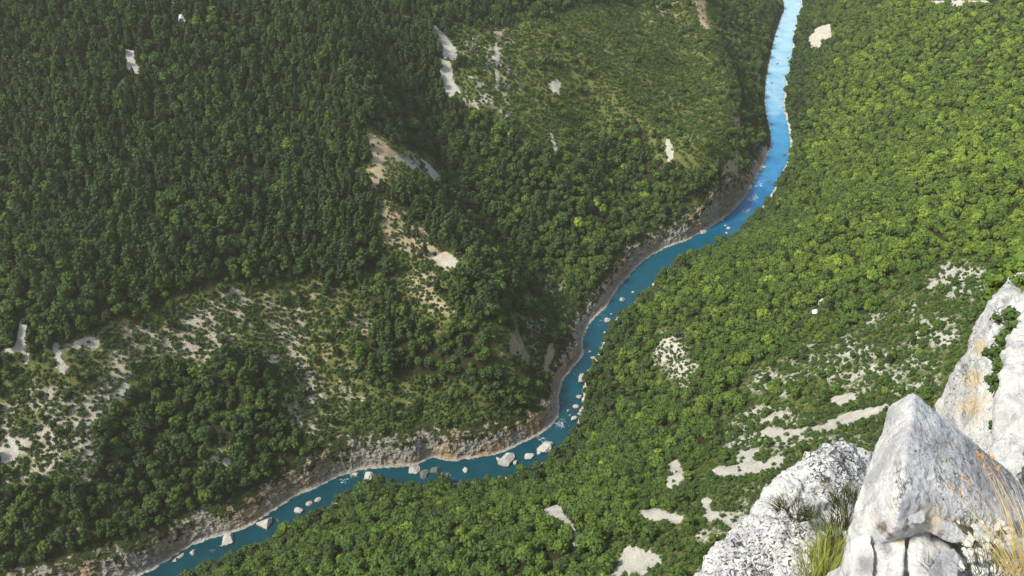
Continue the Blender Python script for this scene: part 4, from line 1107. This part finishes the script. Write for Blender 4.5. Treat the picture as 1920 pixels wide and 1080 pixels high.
put_tuft(1850,1010,4.15, 110, .12, .0022, .9, (0, 0), MGd, 14, .14, .5, label='thin dry undergrowth on the stone right of the boulder foot', group=GG)
put_tuft(1780,1060,4.05, 60, .08, .0022, .9, (0, 0), MGd, 15, .1, .5, label='sparse brown sprigs in the crack below the boulder', group=GG)
# orange flower stalks rising before the boulder's right face
def stalk(pts, r, label, k):
    w = [np.array(at(*p)) for p in pts]
    o0 = w[0].copy(); w = [q - o0 for q in w]
    root = link(bpy.data.objects.new('dry_stalk', None)); root.location = o0; tag(root, label, 'dry stalk', 'dry orange stalks before the pointed boulder')
    v, f = tube(w, np.linspace(r, r * .4, len(w)), 5)
    link(bpy.data.objects.new('stem', mesh_np('stem', v, f, MO, dict(tone=np.full(len(v), .5)))), root)
    g = np.random.default_rng(k + 50); parts = []
    for i in range(13):
        f_ = g.uniform(.55, 1.0); j = f_ * (len(w) - 1); a = int(min(j, len(w) - 2)); q = w[a] + (w[a + 1] - w[a]) * (j - a)
        dd = g.normal(size=3) * .006; dd[2] = abs(dd[2]) + .004
        parts.append(tube([q, q + dd * .6, q + dd * 1.6], [.0010, .0022, .0005], 4))
    v, f = join(parts)
    link(bpy.data.objects.new('flower_spike', mesh_np('flower_spike', v, f, MO, dict(tone=g.random(len(v))))), root)
stalk([(1908,960,3.7),(1892,925,3.72),(1874,890,3.75),(1860,862,3.8),(1853,850,3.82)], .0013, 'tallest orange stalk in front of the dark right flank', 1)
stalk([(1905,1000,3.6),(1870,900,3.7),(1845,860,3.75),(1828,846,3.8)], .0012, 'orange stalk curving left beside the tallest one', 2)
stalk([(1870,960,3.8),(1840,925,3.8),(1815,905,3.82),(1806,896,3.85)], .0011, 'short orange stalk lying across the boulder face', 3)
stalk([(1880,1000,3.7),(1840,950,3.75),(1800,925,3.8),(1780,912,3.85)], .0010, 'lowest pale stalk lying across the boulder face', 4)
stalk([(1900,1010,3.6),(1870,930,3.7),(1845,880,3.75),(1830,850,3.8)], .0012, 'thin straw coloured stalk between the two orange ones', 5)
# pebbles
I3 = ico(2)
gp = np.random.default_rng(5)
for k in range(46):
    px = gp.uniform(1790, 1915); py = gp.uniform(980, 1075); s = gp.uniform(.008, .028)
    p = at(px, py, 4.02 + .25 * (1075 - py) / 100)
    small_rock('pebble', p, s, 300 + k, M_chip, 'loose %s chip of pale stone among the roots of the golden grass' % ('larger' if s > .018 else 'tiny'), 'pebble', 'stone chips under the golden grass')
# bushes in the cliff gully and on its top
for k, (px, py, t, s, tn) in enumerate([(1890,600,61.2,.75,.55),(1900,622,60.2,.7,.5),(1888,640,59.8,.7,.55),(1880,664,59.4,.65,.5),(1874,690,59,.6,.6),(1866,715,58.6,.5,.5),(1858,668,60.5,.4,.4),(1852,664,60.8,.4,.4),
                                        (1912,575,63.5,.8,.6),(1905,512,67,1.1,.72),(1890,522,67.5,1.0,.74),(1872,540,68,1.0,.7),(1860,560,68,.8,.66),(1918,530,64,.7,.7),(1862,716,58.7,.45,.5),(1868,730,58.3,.4,.55),(1856,580,66.5,.7,.62),(1862,800,57,.35,.4)]):
    p = at(px, py, t)
    r = link(bpy.data.objects.new('cliff_bush', None)); r.location = (p[0], p[1], p[2] - .5 * s); r.scale = (s,) * 3; r.rotation_euler = (0, 0, k * 1.3)
    c = link(bpy.data.objects.new('foliage', KINDS['shrub'][0][k % 5]), r); c['tint'] = tn
    link(bpy.data.objects.new('stem', KINDS['shrub'][1][k % 5]), r)
    wd = ['top', 'upper part', 'middle', 'lower part', 'foot']
    tag(r, '%s bush %s' % (tone(tn), 'on the crest of the tall cliff at the right edge' if py < 585 and t > 63 else 'in the %s of the gully in the tall cliff' % wd[min(4, max(0, int((py - 590) / 40)))]), 'bush', 'bushes growing in the cliff')

# ------------------------------------------------------------------ light
el = math.asin(SUN_DIR[2]); az = math.atan2(SUN_DIR[0], SUN_DIR[1])
L = bpy.data.lights.new('sun', 'SUN'); L.energy = 4.0; L.angle = math.radians(10); L.color = (1., .95, .82)
lo = link(bpy.data.objects.new('sun', L)); lo.rotation_euler = Vector(SUN_DIR.tolist()).to_track_quat('Z', 'Y').to_euler()
w = bpy.data.worlds.new('World'); scene.world = w; w.use_nodes = True
nt = w.node_tree; sky = nt.nodes.new('ShaderNodeTexSky'); sky.sky_type = 'NISHITA'; sky.sun_disc = False
sky.sun_elevation = el; sky.sun_rotation = az; sky.air_density = 1.0; sky.dust_density = 2.0; sky.altitude = 500
nt.links.new(sky.outputs[0], nt.nodes['Background'].inputs[0]); nt.nodes['Background'].inputs[1].default_value = .15
scene.view_settings.view_transform = 'Standard'; scene.view_settings.look = 'None'; scene.view_settings.exposure = 0.92; scene.view_settings.gamma = 1

# ------------------------------------------------------------------ air
HAZE = 0.00009
if HAZE > 0:
    zt = max(float(V[:, 2].max()), 505.) + 30; zb = float(V[:, 2].min()) - 1 - 2
    lo_, hi_ = (-4400, -4300), (4700, 5600)
    vs = [(x, y, z) for z in (zb, zt) for y in (lo_[1], hi_[1]) for x in (lo_[0], hi_[0])]
    vs = np.array(vs, float)
    me = mesh_np('haze', vs, [(0, 2, 3, 1), (4, 5, 7, 6), (0, 1, 5, 4), (2, 6, 7, 3), (0, 4, 6, 2), (1, 3, 7, 5)], None, smooth_=False)
    hm = bpy.data.materials.new('haze_air'); hm.use_nodes = True; t = hm.node_tree; t.nodes.remove(t.nodes['Principled BSDF'])
    pv = t.nodes.new('ShaderNodeVolumePrincipled'); pv.inputs['Color'].default_value = (.98, .94, .72, 1); pv.inputs['Density'].default_value = HAZE; pv.inputs['Anisotropy'].default_value = .3
    t.links.new(pv.outputs[0], t.nodes['Material Output'].inputs['Volume'])
    me.materials.append(hm)
    tag(link(bpy.data.objects.new('haze', me)), 'thin pale evening haze filling the valley', kind='stuff')
